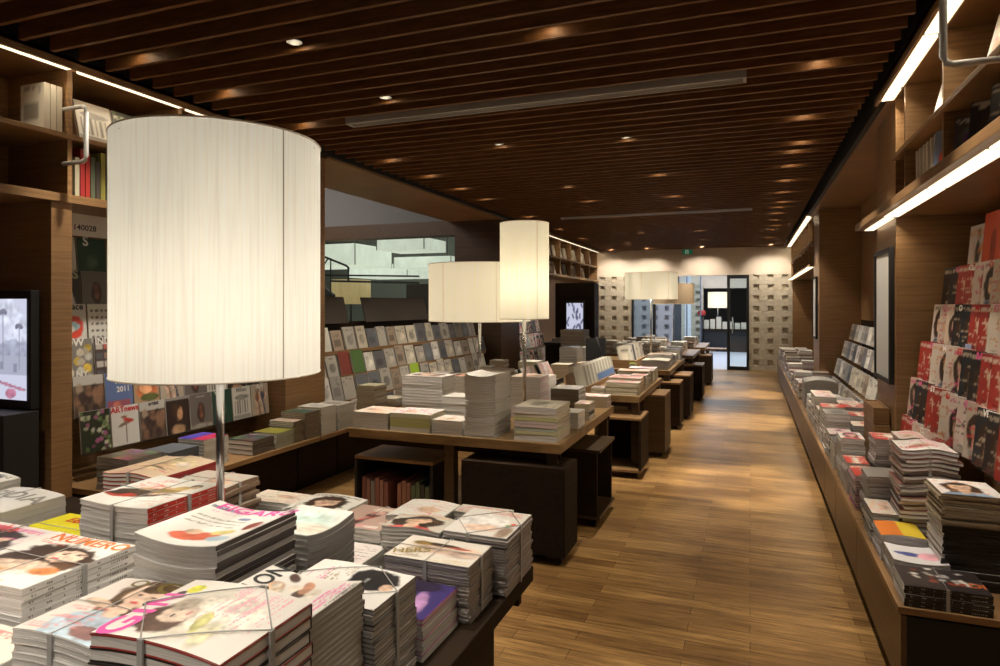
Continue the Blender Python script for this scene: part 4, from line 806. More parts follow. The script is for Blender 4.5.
for i, y in enumerate((5.95, 6.3, 6.7, 7.15, 7.6, 8.1, 8.6, 9.1)):
    lst('pale topped book on the %s pile beyond, along the left ledge' % ORD[i], 'book in the %s pile beyond, along the left ledge' % ORD[i], 'farther ledge pile '+ORD[i], -3.66, -3.44, y, y+.24, ZL, .62+.05*((i*5) % 4), .03, 0, ('plain', 20+i, 14, 14), vary=[(.5, .48, .44), (.3, .24, .18), (.42, .40, .38)], pap=PAPERC, name='book', cat='book', jit=.01)

# --- left art book rack facing the aisle beyond the pillar
tiers = [(.60, -3.80), (.84, -3.90), (1.08, -4.0), (1.33, -4.10)]
t = thing('book_rack', 'stepped rack of face-out art books along the left, under the glowing hall', 'rack', (-4.15, 7.45, .49))
for i, (z, x) in enumerate(tiers):
    B(x+4.15-.06, x+4.15+.05, -2.25, 2.2, z-.49-.25+.0, z-.49-.235).build('tier_shelf', OAK, t); B(x+4.15+.05, x+4.15+.056, -2.25, 2.2, z-.49-.25, z-.49-.21).build('tier_lip', OAK, t)
B(-.20, -.18, -2.25, 2.2, 0, .92).build('back_panel', DARK, t)
R = random.Random(31)
pl = [(.60, .57, .50), (.52, .49, .43), (.62, .60, .56), (.45, .43, .38), (.3, .29, .27), (.56, .50, .40)]
names = ['white', 'pale grey', 'cream', 'grey', 'brown', 'sand']
for r, (z, x) in enumerate(tiers):
    y = 5.3; c = 0
    while y < 9.55:
        w = R.uniform(.17, .24); h = R.uniform(.22, .27); sd = R.randrange(60); k = R.randrange(6); lab = names[k]
        art = ('plain', sd, 12, 16)
        if r == 2 and 5.9 < y < 6.1: art = canvas(8, 10, (.06, .14, .03)); lab = 'green'
        if r == 2 and c == 2: art = canvas(8, 10, (.20, .03, .02)); lab = 'red'
        if r == 1 and 7.0 < y < 7.22: art = canvas(8, 10, (.35, .55, .03)); lab = 'lime green'
        if r == 0 and 7.6 < y < 7.8: art = canvas(8, 10, (.03, .05, .09)); lab = 'navy'
        standing('%s book, %s from near on tier %s of the left art rack' % (lab, ORD[c] if c < 18 else 'farthest', ['one, lowest', 'two', 'three', 'four, top'][r]), 'book', x-.0, y+w/2, z-.232, w, h, .02, 90, 14, art, pl[k], name='book')
        y += w+R.uniform(.012, .05); c += 1
# clear leaflet board over the rack: dark sloping header panels
for i, (y0, y1) in enumerate(((5.4, 6.25), (6.6, 8.2), (8.35, 9.3))):
    o = MB().box(-.012, .0, 0, y1-y0, 0, .30).build('header_board', mat('header_brown', (.05, .04, .033), .4), None, (-4.22, y0, 1.40)); o.rotation_euler = (0, math.radians(-14), 0)
    tag(o, ['near', 'middle', 'far'][i]+' dark sloping header board above the left art book rack', 'sign')

t = thing('magazine_rack', 'small stepped magazine rack on the left, past the dark column', 'rack', (-3.95, 11.6, 0)); B(-.3, .35, -.85, .8, 0, .50).build('base', DARK, t)
B(-.3, -.28, -.85, .8, .5, 1.5).build('back_panel', OAKV, t)
for r, (z, x) in enumerate(((.52, -3.72), (.80, -3.82), (1.08, -3.92))):
    B(x+3.95-.05, x+3.95+.05, -.85, .8, z-.015, z-.003).build('tier_shelf', ACRYL, t)
    for c in range(7):
        standing('magazine, %s from near end, tier %s of the small rack past the column' % (ORD[c], ['one', 'two', 'three'][r]), 'magazine', x, 10.9+c*.225, z, .20, .26, .02, 80, 12, (['text', 'face', 'art', 'fashion', 'dark'][(c*3+r) % 5], 330+c*3+r, 12, 16), (.5, .48, .46))
# --- stacks on the first book table
Z1 = .74
def bst(dsc, low, grp, *a, **k):
    k.setdefault('name', 'book'); k.setdefault('cat', 'book'); return stack(dsc, low, grp, *a, **k)
mg = dict(name='magazine', cat='magazine')
bst('reddish illustrated magazine at the left end of the first table', 'white magazine at the left end of the first table', 'left end pile', -2.60, -2.32, 3.90, 4.16, Z1, .855, .016, 0, ('text', 61, 26, 26), cov=(.55, .5, .48), **mg)
bst('black and white figure on a pale green edged book', 'yellow-green edged thick book at the table front', 'yellow-green pile', -2.305, -2.0, 3.90, 4.15, Z1, .865, .031, 270, ('text', 62, 26, 26), cov=(.50, .52, .22), vary=[(.62, .6, .55), (.46, .48, .20), (.50, .52, .25), (.6, .62, .45)], pap=PAPERC)
bst('magazine with a grey and red cover topping the big grey pile', 'grey-white magazine in the big pile on the first table', 'big grey pile', -2.47, -2.13, 4.36, 4.60, Z1, 1.065, .022, 0, ('face', 63, 26, 26), cov=(.5, .49, .47), **mg)
bst('small magazine with an orange figure at the front edge of the first table', 'small white magazine below the orange figure', 'small front pile', -1.985, -1.765, 3.905, 4.11, Z1, .835, .02, 0, ('text', 64, 26, 26), **mg)
bst('plain white book behind the small front pile', 'plain white book behind the small front pile, beneath', 'plain white pile', -2.06, -1.87, 4.20, 4.42, Z1, .95, .05, 0, None, cov=(.62, .6, .57))
bst('white topped sagging magazine on the tallest pile of the first table', 'thin white magazine in the tallest pile of the first table', 'tallest table pile', -1.745, -1.53, 3.905, 4.20, Z1, 1.135, .0155, 0, None, cov=(.52, .50, .48), bend='sagx', amp=.018, jit=.004, **mg)
bst('beige topped book on the pastel striped pile at the table corner', 'pastel edged book in the striped pile at the table corner', 'pastel striped pile', -1.405, -1.125, 3.915, 4.25, Z1, .955, .0215, 270, ('plain', 4, 20, 20), vary=[(.55, .52, .5), (.58, .56, .52), (.52, .50, .30), (.42, .47, .42), (.58, .46, .44), (.5, .42, .4), (.48, .48, .22), (.56, .5, .4), (.6, .55, .5)], pap=PAPERC)
for i in range(1):
    bst('white magazine with pink lettering on the pinkish pile behind the tall lamp' if i == 0 else 'pale magazine on the pile beside the pinkish one', 'pink-edged magazine in the pile behind the tall lamp' if i == 0 else 'white magazine in the pile beside the pinkish one', 'pinkish pile' if i == 0 else 'pile beside the pinkish one', -1.73+.25*i, -1.49+.25*i, 4.72, 4.97, Z1, 1.05-.02*i, .02, 0, ('text', 65+i, 22, 22), vary=[(.58, .45, .44), (.62, .56, .54), (.55, .42, .42)], **mg)
bst('grey book on the olive-brown pile at the rear right of the first table', 'thick olive-brown book at the rear right of the first table', 'olive-brown pile', -1.50, -1.27, 5.05, 5.30, Z1, .93, .036, 270, ('plain', 8, 16, 16), cov=(.14, .12, .08), spine=(.12, .1, .07), pap=PAPERG)
bst('dark small book with bright corner on the right edge of the first table', 'dark small book below, right edge of the first table', 'dark small pile', -1.235, -1.12, 4.78, 4.96, Z1, .86, .03, 0, ('art', 33, 12, 12), cov=(.05, .05, .05), vary=[(.5, .45, .35), (.05, .05, .06), (.55, .5, .45)], pap=PAPERC)
bst('white pocket book beside the pastel striped pile', 'white pocket book below, beside the striped pile', 'white pocket pile', -1.24, -1.115, 4.42, 4.62, Z1, .85, .03, 0, None)
bst('red patterned book at the far right corner of the first table', 'pinkish white book at the far right corner of the first table', 'far corner pile', -1.36, -1.11, 5.38, 5.55, Z1, .835, .025, 0, ('text', 67, 18, 16), cov=(.5, .4, .36), pap=PAPERC)
bst('white magazine at the rear left of the first table', 'white magazine in the rear left pile of the first table', 'rear left pile', -2.56, -2.32, 4.75, 5.0, Z1, .94, .025, 0, ('plain', 1, 16, 16), **mg)
bst('white magazine on the pile behind the tallest one', 'white magazine in the pile behind the tallest one', 'second tall pile', -2.08, -1.84, 4.5, 4.58, Z1, 1.0, .03, 0, None, **mg) if False else None
bst('cream magazine right of the wide lamp on the first table', 'cream magazine right of the wide lamp, beneath', 'cream pile by the lamp', -1.80, -1.56, 5.15, 5.42, Z1, 1.0, .026, 0, ('plain', 2, 16, 16), pap=PAPERC, **mg)
bst('pale magazine behind the wide lamp', 'pale magazine in the pile behind the wide lamp', 'pile behind the wide lamp', -2.5, -2.27, 5.2, 5.45, Z1, .98, .026, 0, ('face', 68, 16, 16), **mg)

# --- second table: slanted row, paperback piles, black holders
st_ = thing('display_stand', 'low wooden stand propping the slanted row of white books', 'stand', (-1.62, 7.05, .74))
MB().box(-.10, .12, -.75, .75, 0, .02).box(.10, .12, -.75, .75, .02, .05).build('tray', OAK, st_); B(-.10, -.085, -.75, .75, .02, .16).build('back_rail', OAK, st_)
for i in range(10):
    a = canvas(8, 12, (.62, .60, .52)); rect(a, .8, 1, 0, 1, (.33, .31, .25)); rect(a, .15, .3, .1, .8, (.5, .48, .40))
    if i >= 4: rect(a, 0, 1, 0, .45, (.10, .16, .30))
    standing(('cream book, %s from the near end of the slanted row' if i < 4 else 'blue-based white book, %s from the near end of the slanted row') % ORD[i], 'book', -1.56, 6.38+i*.148, .762, .14, .23, .022, 48, 22, a, (.28, .26, .2), name='book')
PB = [(.58, .53, .40), (.62, .58, .48), (.55, .42, .30), (.50, .50, .40), (.6, .56, .5)]
k = 0
for (x0, x1, y0, y1, zt) in ((-1.30, -.985, 6.22, 6.40, .86), (-1.44, -1.32, 6.22, 6.38, .80), (-1.32, -1.0, 6.46, 6.66, .88), (-1.34, -1.17, 6.72, 6.92, .865), (-1.15, -.99, 6.72, 6.92, .88), (-1.33, -1.0, 6.98, 7.18, .90), (-1.16, -.99, 7.24, 7.42, .88), (-1.34, -1.18, 7.24, 7.42, .86), (-1.30, -1.0, 7.5, 7.72, .88)):
    lab = ['front right', 'front left', 'second row', 'third row left', 'third row right', 'fourth row', 'fifth row right', 'fifth row left', 'rearmost'][k]
    bst('topmost paperback of the %s pile on the second table' % lab, 'cream paperback in the %s pile on the second table' % lab, lab+' paperback pile', x0, x1, y0, y1, Z1, zt, .021, 0, ('text', 70+k, 10, 10), cov=PB[k % 5], pap=PAPERC, jit=.004); k += 1
for i, y in enumerate((6.30, 6.85)):
    t = thing('magazine_holder', ['nearer', 'farther'][i]+' black sloping holder with white brochures on the second table', 'holder', (-2.05, y, .74))
    mb = MB(); M = Matrix.Rotation(math.radians(-24), 4, 'Y'); mb.box(-.01, .0, -.2, .2, 0, .24, 0, M); mb.box(-.12, .12, -.2, .2, 0, .008); mb.box(.10, .108, -.2, .2, 0, .05); mb.build('holder_body', BLACK, t)
    for j in (-1, 0, 1):
        standing('white brochure %s in the %s black holder' % (['at the near side', 'in the middle', 'at the far side'][j+1], ['nearer', 'farther'][i]), 'brochure', -2.05+.02, y+j*.128, .75, .115, .24, .012, 90, 26, ('text', 90+j, 10, 12), (.7, .69, .66), name='brochure')
for i, (x0, y0, zt) in enumerate(((-2.55, 6.25, .93), (-2.54, 6.6, .88), (-2.5, 7.1, .95), (-2.2, 7.4, .9), (-1.9, 7.45, .92))):
    bst('pale book topping the %s pile on the left half of the second table' % ORD[i], 'pale book in the %s pile on the left half of the second table' % ORD[i], 'second table left pile '+ORD[i], x0, x0+.22, y0, y0+.26, Z1, zt, .03, 0, ('plain', 40+i, 12, 12), vary=[(.5, .48, .42), (.3, .25, .2), (.55, .53, .5)], pap=PAPERC, jit=.006)

# --- third to fifth tables
k = 0
for (x0, x1, y0, y1, zt) in ((-1.36, -1.01, 8.82, 9.2, .86), (-1.36, -1.03, 9.3, 9.7, .90), (-1.34, -1.03, 9.8, 10.15, .87), (-1.28, -1.02, 10.5, 10.85, .90), (-2.5, -2.25, 8.85, 9.2, 1.0), (-2.5, -2.2, 9.6, 10.0, .95)):
    bst('large pale magazine topping the %s pile on the third table' % ORD[k], 'large pale magazine in the %s pile on the third table' % ORD[k], 'third table pile '+ORD[k], x0, x1, y0, y1, Z1, zt, .022, 0, ('plain', 50+k, 12, 12), cov=(.5, .48, .46), pap=PAPERG, bend='wave', amp=.006, **mg); k += 1
st_ = thing('display_stand', 'wooden tray holding leaning hardbacks on the third table', 'stand', (-1.62, 9.6, .74)); MB().box(-.16, .16, -.7, .7, 0, .02).box(.15, .17, -.7, .7, .02, .10).box(-.16, .16, -.72, -.70, 0, .11).build('tray', OAK, st_)
for i in range(9):
    standing('hardback leaning %s from the near end in the tray of the third table' % ORD[i], 'book', -1.60, 8.98+i*.15, .765, .20, .27, .025, 55, 16, ('plain', 12+i*3, 8, 10), [(.5, .46, .38), (.25, .25, .28), (.45, .3, .18), (.6, .58, .52)][i % 4], name='book')
bst('lime green boxed book at the near end of the third table', 'lime green book below', 'lime pile', -1.52, -1.42, 8.80, 8.88, Z1, .82, .08, 0, None, cov=(.25, .38, .05), spine=(.25, .38, .05))
e = thing('easel', 'black easel holding a dark board on the left of the third table', 'easel', (-2.0, 8.95, .74))
MB().tube([(-.12, 0, 0), (0, .05, .42)], .008).tube([(.12, 0, 0), (0, .05, .42)], .008).tube([(0, .22, 0), (0, .05, .42)], .008).build('legs', BLACK, e); B(-.14, .14, -.012, 0, .08, .40).build('board', BLACK, e, (0, 0, 0)).rotation_euler = (math.radians(-8), 0, math.radians(18))
R = random.Random(91); sm = {'m': MB()}
for (x0, x1, ya, yb) in ((-1.35, -.92, 11.55, 13.15), (-2.55, -1.5, 11.55, 13.15), (-1.3, -.88, 13.85, 15.55), (-2.5, -1.5, 13.85, 15.5)):
    y = ya
    while y < yb-.25:
        x = x0
        while x < x1-.2:
            n = R.randint(3, 8); w = .22
            for i in range(n): j = R.uniform(-.006, .006); sm['m'].box(x+j, x+w+j, y, y+.27, Z1+i*.024, Z1+i*.024+.022, R.randrange(4))
            x += .25+R.random()*.05
        y += .31
o = sm['m'].build('distant_books', [flat((.52, .50, .46)), flat((.42, .40, .36)), flat((.30, .22, .16)), flat((.58, .56, .54))])
tag(o, 'many flat piles of pale books covering the two farthest tables', 'books', None, 'stuff')
bst('large dark brown album on the high pile beside the left end of the far tables', 'dark brown album in the high pile by the far tables', 'brown album pile', -3.15, -2.72, 11.2, 11.6, .0, 1.16, .06, 0, None, vary=[(.12, .09, .06), (.2, .16, .12), (.09, .07, .05)], pap=PAPERG, name='album', cat='album', jit=.02)

# --- right side: platform piles
ZR = .40
def rst(dsc, low, grp, *a, **k): return stack(dsc, low, grp, *a, **k)
a = canvas(40, 34, (.04, .03, .03)); RR = random.Random(2)
for _ in range(26): ell(a, RR.uniform(.02, .7), RR.uniform(.2, .85), RR.uniform(.03, .07), RR.uniform(.03, .06), RR.choice([(.65, .62, .58), (.5, .48, .46), (.3, .06, .03)]), RR.uniform(0, 3))
rst('black magazine with white blossoms at the front corner of the right platform', 'black-spined magazine at the front corner of the right platform', 'black-spined corner pile', .575, .87, 3.005, 3.23, ZR, .485, .0165, 270, a, cov=(.55, .53, .52), spine=(.012, .012, .014), marks=(.4, .38, .36), side=1, title=[('DI', .06, (.6, .15, .04), .3, .80, 1., PI/2)], strap=('y', 'black-spined corner pile'))
rst('magazine with a blue bird on a pale cover behind the black corner pile', 'pale magazine behind the black corner pile', 'blue bird pile', .58, .79, 3.25, 3.47, ZR, .49, .013, 0, 'x' and (lambda q: (ell(q, .4, .5, .3, .12, (.06, .08, .3)), ell(q, .75, .45, .2, .2, (.7, .35, .42)), q)[2])(canvas(26, 26, (.72, .70, .72))), cov=(.35, .33, .32), bend='sagx', amp=.01)
rst('yellow and orange magazine near the edge of the right platform', 'silvery magazine under the yellow and orange cover', 'yellow-orange pile', .575, .76, 3.50, 3.72, ZR, .52, .010, 0, (lambda q: (rect(q, 0, .5, 0, 1, (.62, .18, .03)), rect(q, .5, 1, 0, 1, (.70, .52, .04)), q)[2])(canvas(26, 26, (.6, .5, .1))), cov=(.5, .46, .48), bend='archx', amp=.008)
rst('magazine with black and white script on the checkered pile', 'black and white spined magazine in the checkered pile', 'checkered pile', .575, .69, 3.75, 4.02, ZR, .55, .011, 0, ('text', 81, 26, 26), cov=(.55, .53, .5), alt=((.06, .05, .05), (.5, .48, .45)), jit=.006)
rst('red and cream cover on the tall black-spined pile at the right edge', 'black-spined magazine in the tall pile at the right edge', 'tall black-spined pile', .765, .995, 3.27, 3.52, ZR, .66, .0155, 270, None, cov=(.45, .42, .40), spine=(.015, .015, .02), jit=.006)
rst('magazine with a red-cheeked portrait on the khaki pages at the right edge', 'cream-edged magazine atop the tall black-spined pile', 'khaki paged pile', .76, .99, 3.26, 3.52, .662, .80, .0135, 0, ('face', 83, 30, 30), cov=(.25, .2, .14), spine=(.05, .04, .04), pap=PAPERC, jit=.01)
rst('lilac-grey magazine on the leaning pile left of the tall black-spined one', 'lilac-grey magazine in the leaning pile', 'lilac-grey pile', .60, .79, 4.05, 4.28, ZR, .66, .018, 0, ('plain', 5, 20, 20), cov=(.42, .37, .38), alt=((.3, .24, .25), (.26, .2, .2)), pap=PAPERG, jit=.01, bend='archx', amp=.006)
rst('glossy white magazine with red letters on the big crumpled pile', 'crumpled dark-edged magazine in the big pile at right', 'crumpled pile', .70, .94, 3.72, 3.98, ZR, .88, .021, 0, ('text', 85, 34, 34), cov=(.3, .12, .10), alt=((.12, .10, .10), (.4, .36, .34)), pap=PAPER, jit=.014, bend='wave', amp=.010, title=[('HELLO!', .05, (.6, .03, .03), -.25, -.35)], strap=('y', 'big crumpled pile'))
rst('white and red magazine on the narrower crumpled pile behind', 'crumpled magazine in the narrower pile behind', 'narrow crumpled pile', .80, .95, 4.32, 4.56, ZR, .83, .02, 0, ('text', 86, 26, 26), cov=(.35, .2, .18), alt=((.5, .47, .45), (.15, .13, .12)), jit=.013, bend='wave', amp=.007)
rst('magenta-edged magazine with an orange picture on the gaudy pile', 'pink or black spined magazine in the gaudy pile', 'gaudy pink pile', .575, .785, 4.31, 4.56, ZR, .60, .016, 0, ('red', 87, 24, 24), vary=[(.55, .06, .25), (.05, .04, .05), (.62, .30, .42), (.35, .3, .28)], jit=.008, bend='archx', amp=.005)
rst('orange-red covered magazine at the edge beyond the gaudy pile', 'magazine under the orange-red cover', 'orange-red pile', .575, .70, 4.65, 4.88, ZR, .60, .015, 0, ('red', 88, 20, 20), cov=(.45, .4, .38), jit=.006)
rst('magazine with a pink and orange portrait on the grey pile by the rack end', 'grey-edged magazine in the pile by the rack end', 'grey pile by the rack end', .73, .93, 4.66, 4.90, ZR, .76, .016, 0, ('red', 89, 24, 24), cov=(.4, .38, .37), pap=PAPERG, jit=.006)
rst('cream topped magazine on the silver pile toward the pillar', 'silver-edged magazine toward the pillar', 'silver pile', .575, .72, 4.95, 5.2, ZR, .70, .017, 0, ('face', 90, 18, 18), cov=(.45, .44, .43), pap=PAPER, jit=.006)
R = random.Random(55); tops = ['grey', 'cream', 'orange', 'white', 'pink', 'silver']
k = 0
for y in (5.32, 5.62, 5.92, 6.2, 6.5, 6.8, 7.1, 7.4):
    for x0, x1 in ((.575, .745),) if 5.0 < y < 5.8 else ((.575, .755), (.775, .955)):
        zt = R.uniform(.58, .74); st = R.choice(['text', 'plain', 'fashion', 'red'])
        rst('magazine topping the %s low pile beyond the rack end on the right' % ORD[k], 'magazine in the %s low pile beyond the rack end on the right' % ORD[k], 'right far pile '+ORD[k], x0, x1, y, y+.25, ZR, zt, .03, 0, (st, 100+k, 14, 16), vary=[(.5, .48, .46), (.38, .36, .34), (.55, .5, .46)], pap=PAPERG if k % 2 else PAPER, jit=.006); k += 1
rst('curved newspaper on the big pale newspaper pile', 'folded newspaper in the big pale pile', 'pale newspaper pile', .60, .93, 7.75, 8.15, ZR, .60, .02, 0, None, cov=(.55, .54, .50), bend='archx', amp=.01, name='newspaper', cat='newspaper')
rst('arched newspaper on the higher grey newspaper pile', 'folded newspaper in the higher grey pile', 'grey newspaper pile', .60, .95, 8.4, 8.85, ZR, .70, .02, 0, None, cov=(.36, .35, .33), pap=PAPERG, bend='archx', amp=.03, name='newspaper', cat='newspaper')
sm = MB(); R = random.Random(92)
for y in np.arange(9.1, 15.2, .33):
    for x0 in (.58, .80):
        if 10.3 < y < 11.35 and x0 > .6: continue
        n = R.randint(5, 11 if y < 12 else 16)
        for i in range(n): j = R.uniform(-.008, .008); sm.box(x0+j, x0+.2+j, y, y+.28, ZR+i*.026, ZR+i*.026+.024, R.randrange(4))
o = sm.build('distant_magazines', [flat((.52, .50, .46)), flat((.45, .35, .33)), flat((.22, .17, .14)), flat((.58, .56, .54))])
tag(o, 'far piles of flat magazines on the right platforms near the back wall', 'magazines', None, 'stuff')

# --- right stepped rack of face-out magazines
tiers = [(.607, .965), (.858, 1.01), (1.10, 1.06), (1.335, 1.13), (1.565, 1.18)]
t = thing('magazine_rack', 'clear stepped rack of glossy magazines along the right wall', 'rack', (1.2, 4.2, .40))
for i, (z, x) in enumerate(tiers):
    B(x-1.2-.03, x-1.2+.07, -.95 if i else 0, .88, z-.4-.012, z-.4-.004).build('tier_shelf', ACRYL, t); B(x-1.2-.034, x-1.2-.03, -.95 if i else 0, .88, z-.4-.012, z-.4+.05).build('tier_lip', ACRYL, t)
B(.22, .235, -.95, .88, 0, 1.45).build('back_panel', OAKV, t)
R = random.Random(63); k = 0
cols = [(.35, .05, .04), (.5, .46, .42), (.08, .06, .06), (.42, .2, .15), (.6, .57, .54)]
sty = ['red', 'face', 'fashion', 'dark', 'text', 'red', 'dark', 'face']
for r, (z, x) in enumerate(tiers):
    yend = [5.02, 4.99, 4.96, 4.93, 4.90][r]; c = 0
    y = yend
    while y > (4.2 if r == 0 else 3.25):
        s_ = sty[(k*5+r*3) % 8]; k += 1
        standing('%s magazine, %s from far end, tier %s of right rack' % ({'red': 'red covered', 'face': 'portrait covered', 'fashion': 'full-figure covered', 'dark': 'dark portrait', 'text': 'densely printed'}[s_], ORD[c], ['one', 'two', 'three', 'four', 'five'][r]), 'magazine', x, y-.10, z, .205, .268, .022, -90+13, 6, (s_, 200+(k % 17), 20, 26), cols[(k*3) % 5], title=[(['ELLE', 'MORE', 'VERY', 'STORY', 'CLASSY', 'BAILA', 'OGGI'][k % 7], .045, [(.6, .03, .04), (.75, .73, .7), (.7, .1, .3)][k % 3], 0, .83)] if k % 2 == 0 else None)
        y -= .150; c += 1
a = canvas(26, 34, (.70, .10, .04)); ell(a, .4, .6, .12, .2, (.35, .03, .02)); ell(a, .5, .25, .3, .1, (.72, .3, .3)); rect(a, 0, 1, 0, .16, (.62, .38, .42))
standing('bright orange-red magazine high at the right picture edge', 'magazine', 1.29, 4.44, 1.64, .36, .50, .02, -86, 5, a, (.6, .1, .05), title=[('LEON', .09, (.5, .05, .05), .1, -.80)])
standing('pale magazine with a dark figure, left of the bright orange-red one', 'magazine', 1.31, 4.83, 1.64, .28, .46, .02, -86, 5, ('fashion', 301, 20, 26), (.6, .57, .52))
B(1.25, 1.36, 3.9, 5.05, 1.625, 1.637).build('top_ledge', ACRYL); tag(bpy.data.objects['top_ledge'], 'clear top ledge above the right magazine rack', 'shelf')
o = B(-.002, .002, -.05, .05, 0, .05).build('price_card', mat('card_blue', (.25, .32, .55), .5), None, (1.09, 4.15, 1.34)); tag(o, 'pale blue price card clipped to the right magazine rack', 'card')
text('\\890', .03, WH, o, (-.003, 0, .025), (PI/2, 0, -PI/2), .02, 1, 'price') if False else None

# --- grey book rack in the right recess
t = thing('book_rack', 'stepped rack of pale books in the right recess beyond the pillar', 'rack', (1.2, 8.2, .40))
tr = [(.42, 1.03), (.66, 1.12), (.90, 1.21), (1.13, 1.30)]
for i, (z, x) in enumerate(tr): B(x-1.2-.03, x-1.2+.08, -2.3, 1.9, z-.4-.012, z-.4-.004).build('tier_shelf', ACRYL, t)
B(.22, .235, -2.3, 1.9, 0, 1.0).build('back_panel', DARK, t)
R = random.Random(71)
for r, (z, x) in enumerate(tr):
    for c in range(17):
        y = 9.95-c*.235-R.uniform(0, .02); dk = (r == 3 and c > 10)
        standing(('dark album' if dk else 'pale book')+', %s from far end, %s tier of recess rack' % (ORD[c], ORD[r]), 'book', x, y, z, .17, .21 if not dk else .25, .03, -90+8, 12, ('dark' if dk else 'plain', (c*7+r) % 30, 8, 10), (.5, .49, .48) if not dk else (.1, .1, .12), name='book')
# crates, framed boards, monitors
for i in range(4):
    t = thing('wooden_crate', ['lowest', 'second', 'third', 'topmost'][i]+' brown wooden crate stacked against the right pillar', 'crate', (.868, 5.46+.03*(i % 2), .402+i*.118))
    MB().box(-.05, .05, -.22, .22, 0, .012).box(-.05, -.04, -.22, .22, .012, .115).box(.04, .05, -.22, .22, .012, .115).box(-.04, .04, -.22, -.21, .012, .115).box(-.04, .04, .21, .22, .012, .115).build('crate_body', OAK, t, None, .002)
    B(-.04, .04, -.21, .21, .10, .106).build('lid', OAK, t)
def board(lab, x, y0, y1, z0, z1):
    t = thing('framed_board', lab, 'board', (x, (y0+y1)/2, z0)); h = (y1-y0)/2; H = z1-z0
    MB().box(-.03, 0, -h, -h+.03, 0, H).box(-.03, 0, h-.03, h, 0, H).box(-.03, 0, -h+.03, h-.03, 0, .03).box(-.03, 0, -h+.03, h-.03, H-.03, H).build('frame', BLACK, t)
    B(-.018, -.002, -h+.03, h-.03, .03, H-.03).build('white_panel', mat('board_white', (.66, .65, .60), .35), t)
board('tall white board in a black frame on the side of the near right pillar', .928, 5.17, 5.76, 1.05, 2.0)
board('narrow white board on the side of the farther right pillar', .928, 10.6, 11.15, 1.1, 2.02)
def make_screen_mat():
    m, t, b = nodes('lit_screen'); a = t.nodes.new('ShaderNodeVertexColor'); a.layer_name = 'print'; t.links.new(a.outputs[0], b.inputs['Emission Color']); b.inputs['Emission Strength'].default_value = .95; b.inputs['Base Color'].default_value = (.02, .02, .02, 1); b.inputs['Roughness'].default_value = .2; return m
SCR = make_screen_mat()
def monitor(lab, x, y, z, w, h, art, yaw=0., stand=True):
    t = thing('monitor', lab, 'screen', (x, y, z), rot=(0, 0, math.radians(yaw))); e = .03
    MB().box(-w/2-e, w/2+e, 0, .05, -e-.02, h+e+.02).build('housing', BLACK, t, None, .004)
    s_ = cover_mesh(art, w, h, 0); s_.materials.clear(); s_.materials.append(SCR); o = link('screen', s_, t, (0, -.003, h/2)); o.rotation_euler = (PI/2, 0, 0)
    MB().box(-.05, .05, .05, .08, h/2-.05, h/2+.05).build('mount', BLACK, t)
    if stand: MB().box(-.03, .03, .05, .09, -z, h/2).box(-.2, .2, -.1, .2, -z, -z+.02).build('stand', BLACK, t)
    return t
a = canvas(60, 80, (.66, .68, .85)); R = random.Random(6)
for _ in range(30): ell(a, R.random(), R.uniform(.35, 1), R.uniform(.05, .2), R.uniform(.03, .1), (.72, .75, .90), 0, .8)
ell(a, .70, .44, .42, .14, (.38, .40, .52), .15); rect(a, .45, 1., .26, .44, (.44, .46, .58)); ell(a, .1, .38, .3, .1, (.30, .31, .40)); rect(a, .5, .58, .3, .38, (.28, .3, .4)); rect(a, .75, .83, .28, .37, (.28, .3, .4))
for x, y1 in ((.56, .86), (.18, .70), (.86, .72), (.36, .62)):
    rect(a, x-.008, x+.008, .3, y1, (.30, .31, .38)); ell(a, x-.03, y1+.01, .05, .025, (.22, .22, .3), .6); ell(a, x+.03, y1+.01, .05, .025, (.22, .22, .3), -.6)
for i in range(16): ell(a, i/16, .24-i*.009, .05, .015, (.42, .2, .28))
ell(a, .7, .06, .1, .05, (.5, .2, .3)); ell(a, .2, .08, .12, .06, (.3, .3, .36))
monitor('large lit monitor showing a pale wintry square at the left picture edge', -4.07, 2.50, 1.055, .46, .58, a, 0, False)
a = canvas(24, 34, (.60, .62, .78)); [ell(a, R.random(), R.random(), .05, .12, (.12, .12, .2), R.uniform(-.6, .6)) for _ in range(18)]
monitor('lit monitor with a dark branching picture near the far end on the left', -3.29, 12.78, 1.12, .34, .52, a)
monitor('slim lit monitor glimpsed edge-on at the far right recess', 1.12, 12.6, 1.15, .30, .5, a, -62)
t = thing('tall_cabinet', 'dark tall cabinet behind the far left monitor', 'cabinet', (-3.35, 12.96, 0)); B(-.40, .42, 0, .4, 0, 2.05).build('body', DARK, t, None, .004); B(-.38, .40, -.02, 0, .05, 1.0).build('door', DARK, t)
t = thing('tall_cabinet', 'black cabinet under the large monitor at the left edge', 'cabinet', (-4.05, 2.45, 0)); B(-.27, .28, -.12, .07, 0, 1.0).build('body', BLACK, t, None, .004); B(-.25, .23, -.135, -.12, .05, .95).build('door', BLACK, t)
ct = thing('counter', 'low dark display counter with a pale box before the far left monitor', 'counter', (-3.1, 11.9, 0)); B(-.45, .4, -.3, .35, 0, .86).build('body', DARK, ct, None, .004); B(-.47, .42, -.32, .37, .86, .90).build('counter_top', BLACK, ct)
bst('pale box on the dark counter before the far left monitor', 'pale box', 'p', -3.45, -2.95, 11.7, 12.0, .902, .98, .078, 0, None, cov=(.3, .29, .28), pap=PAPERG, name='box', cat='box')

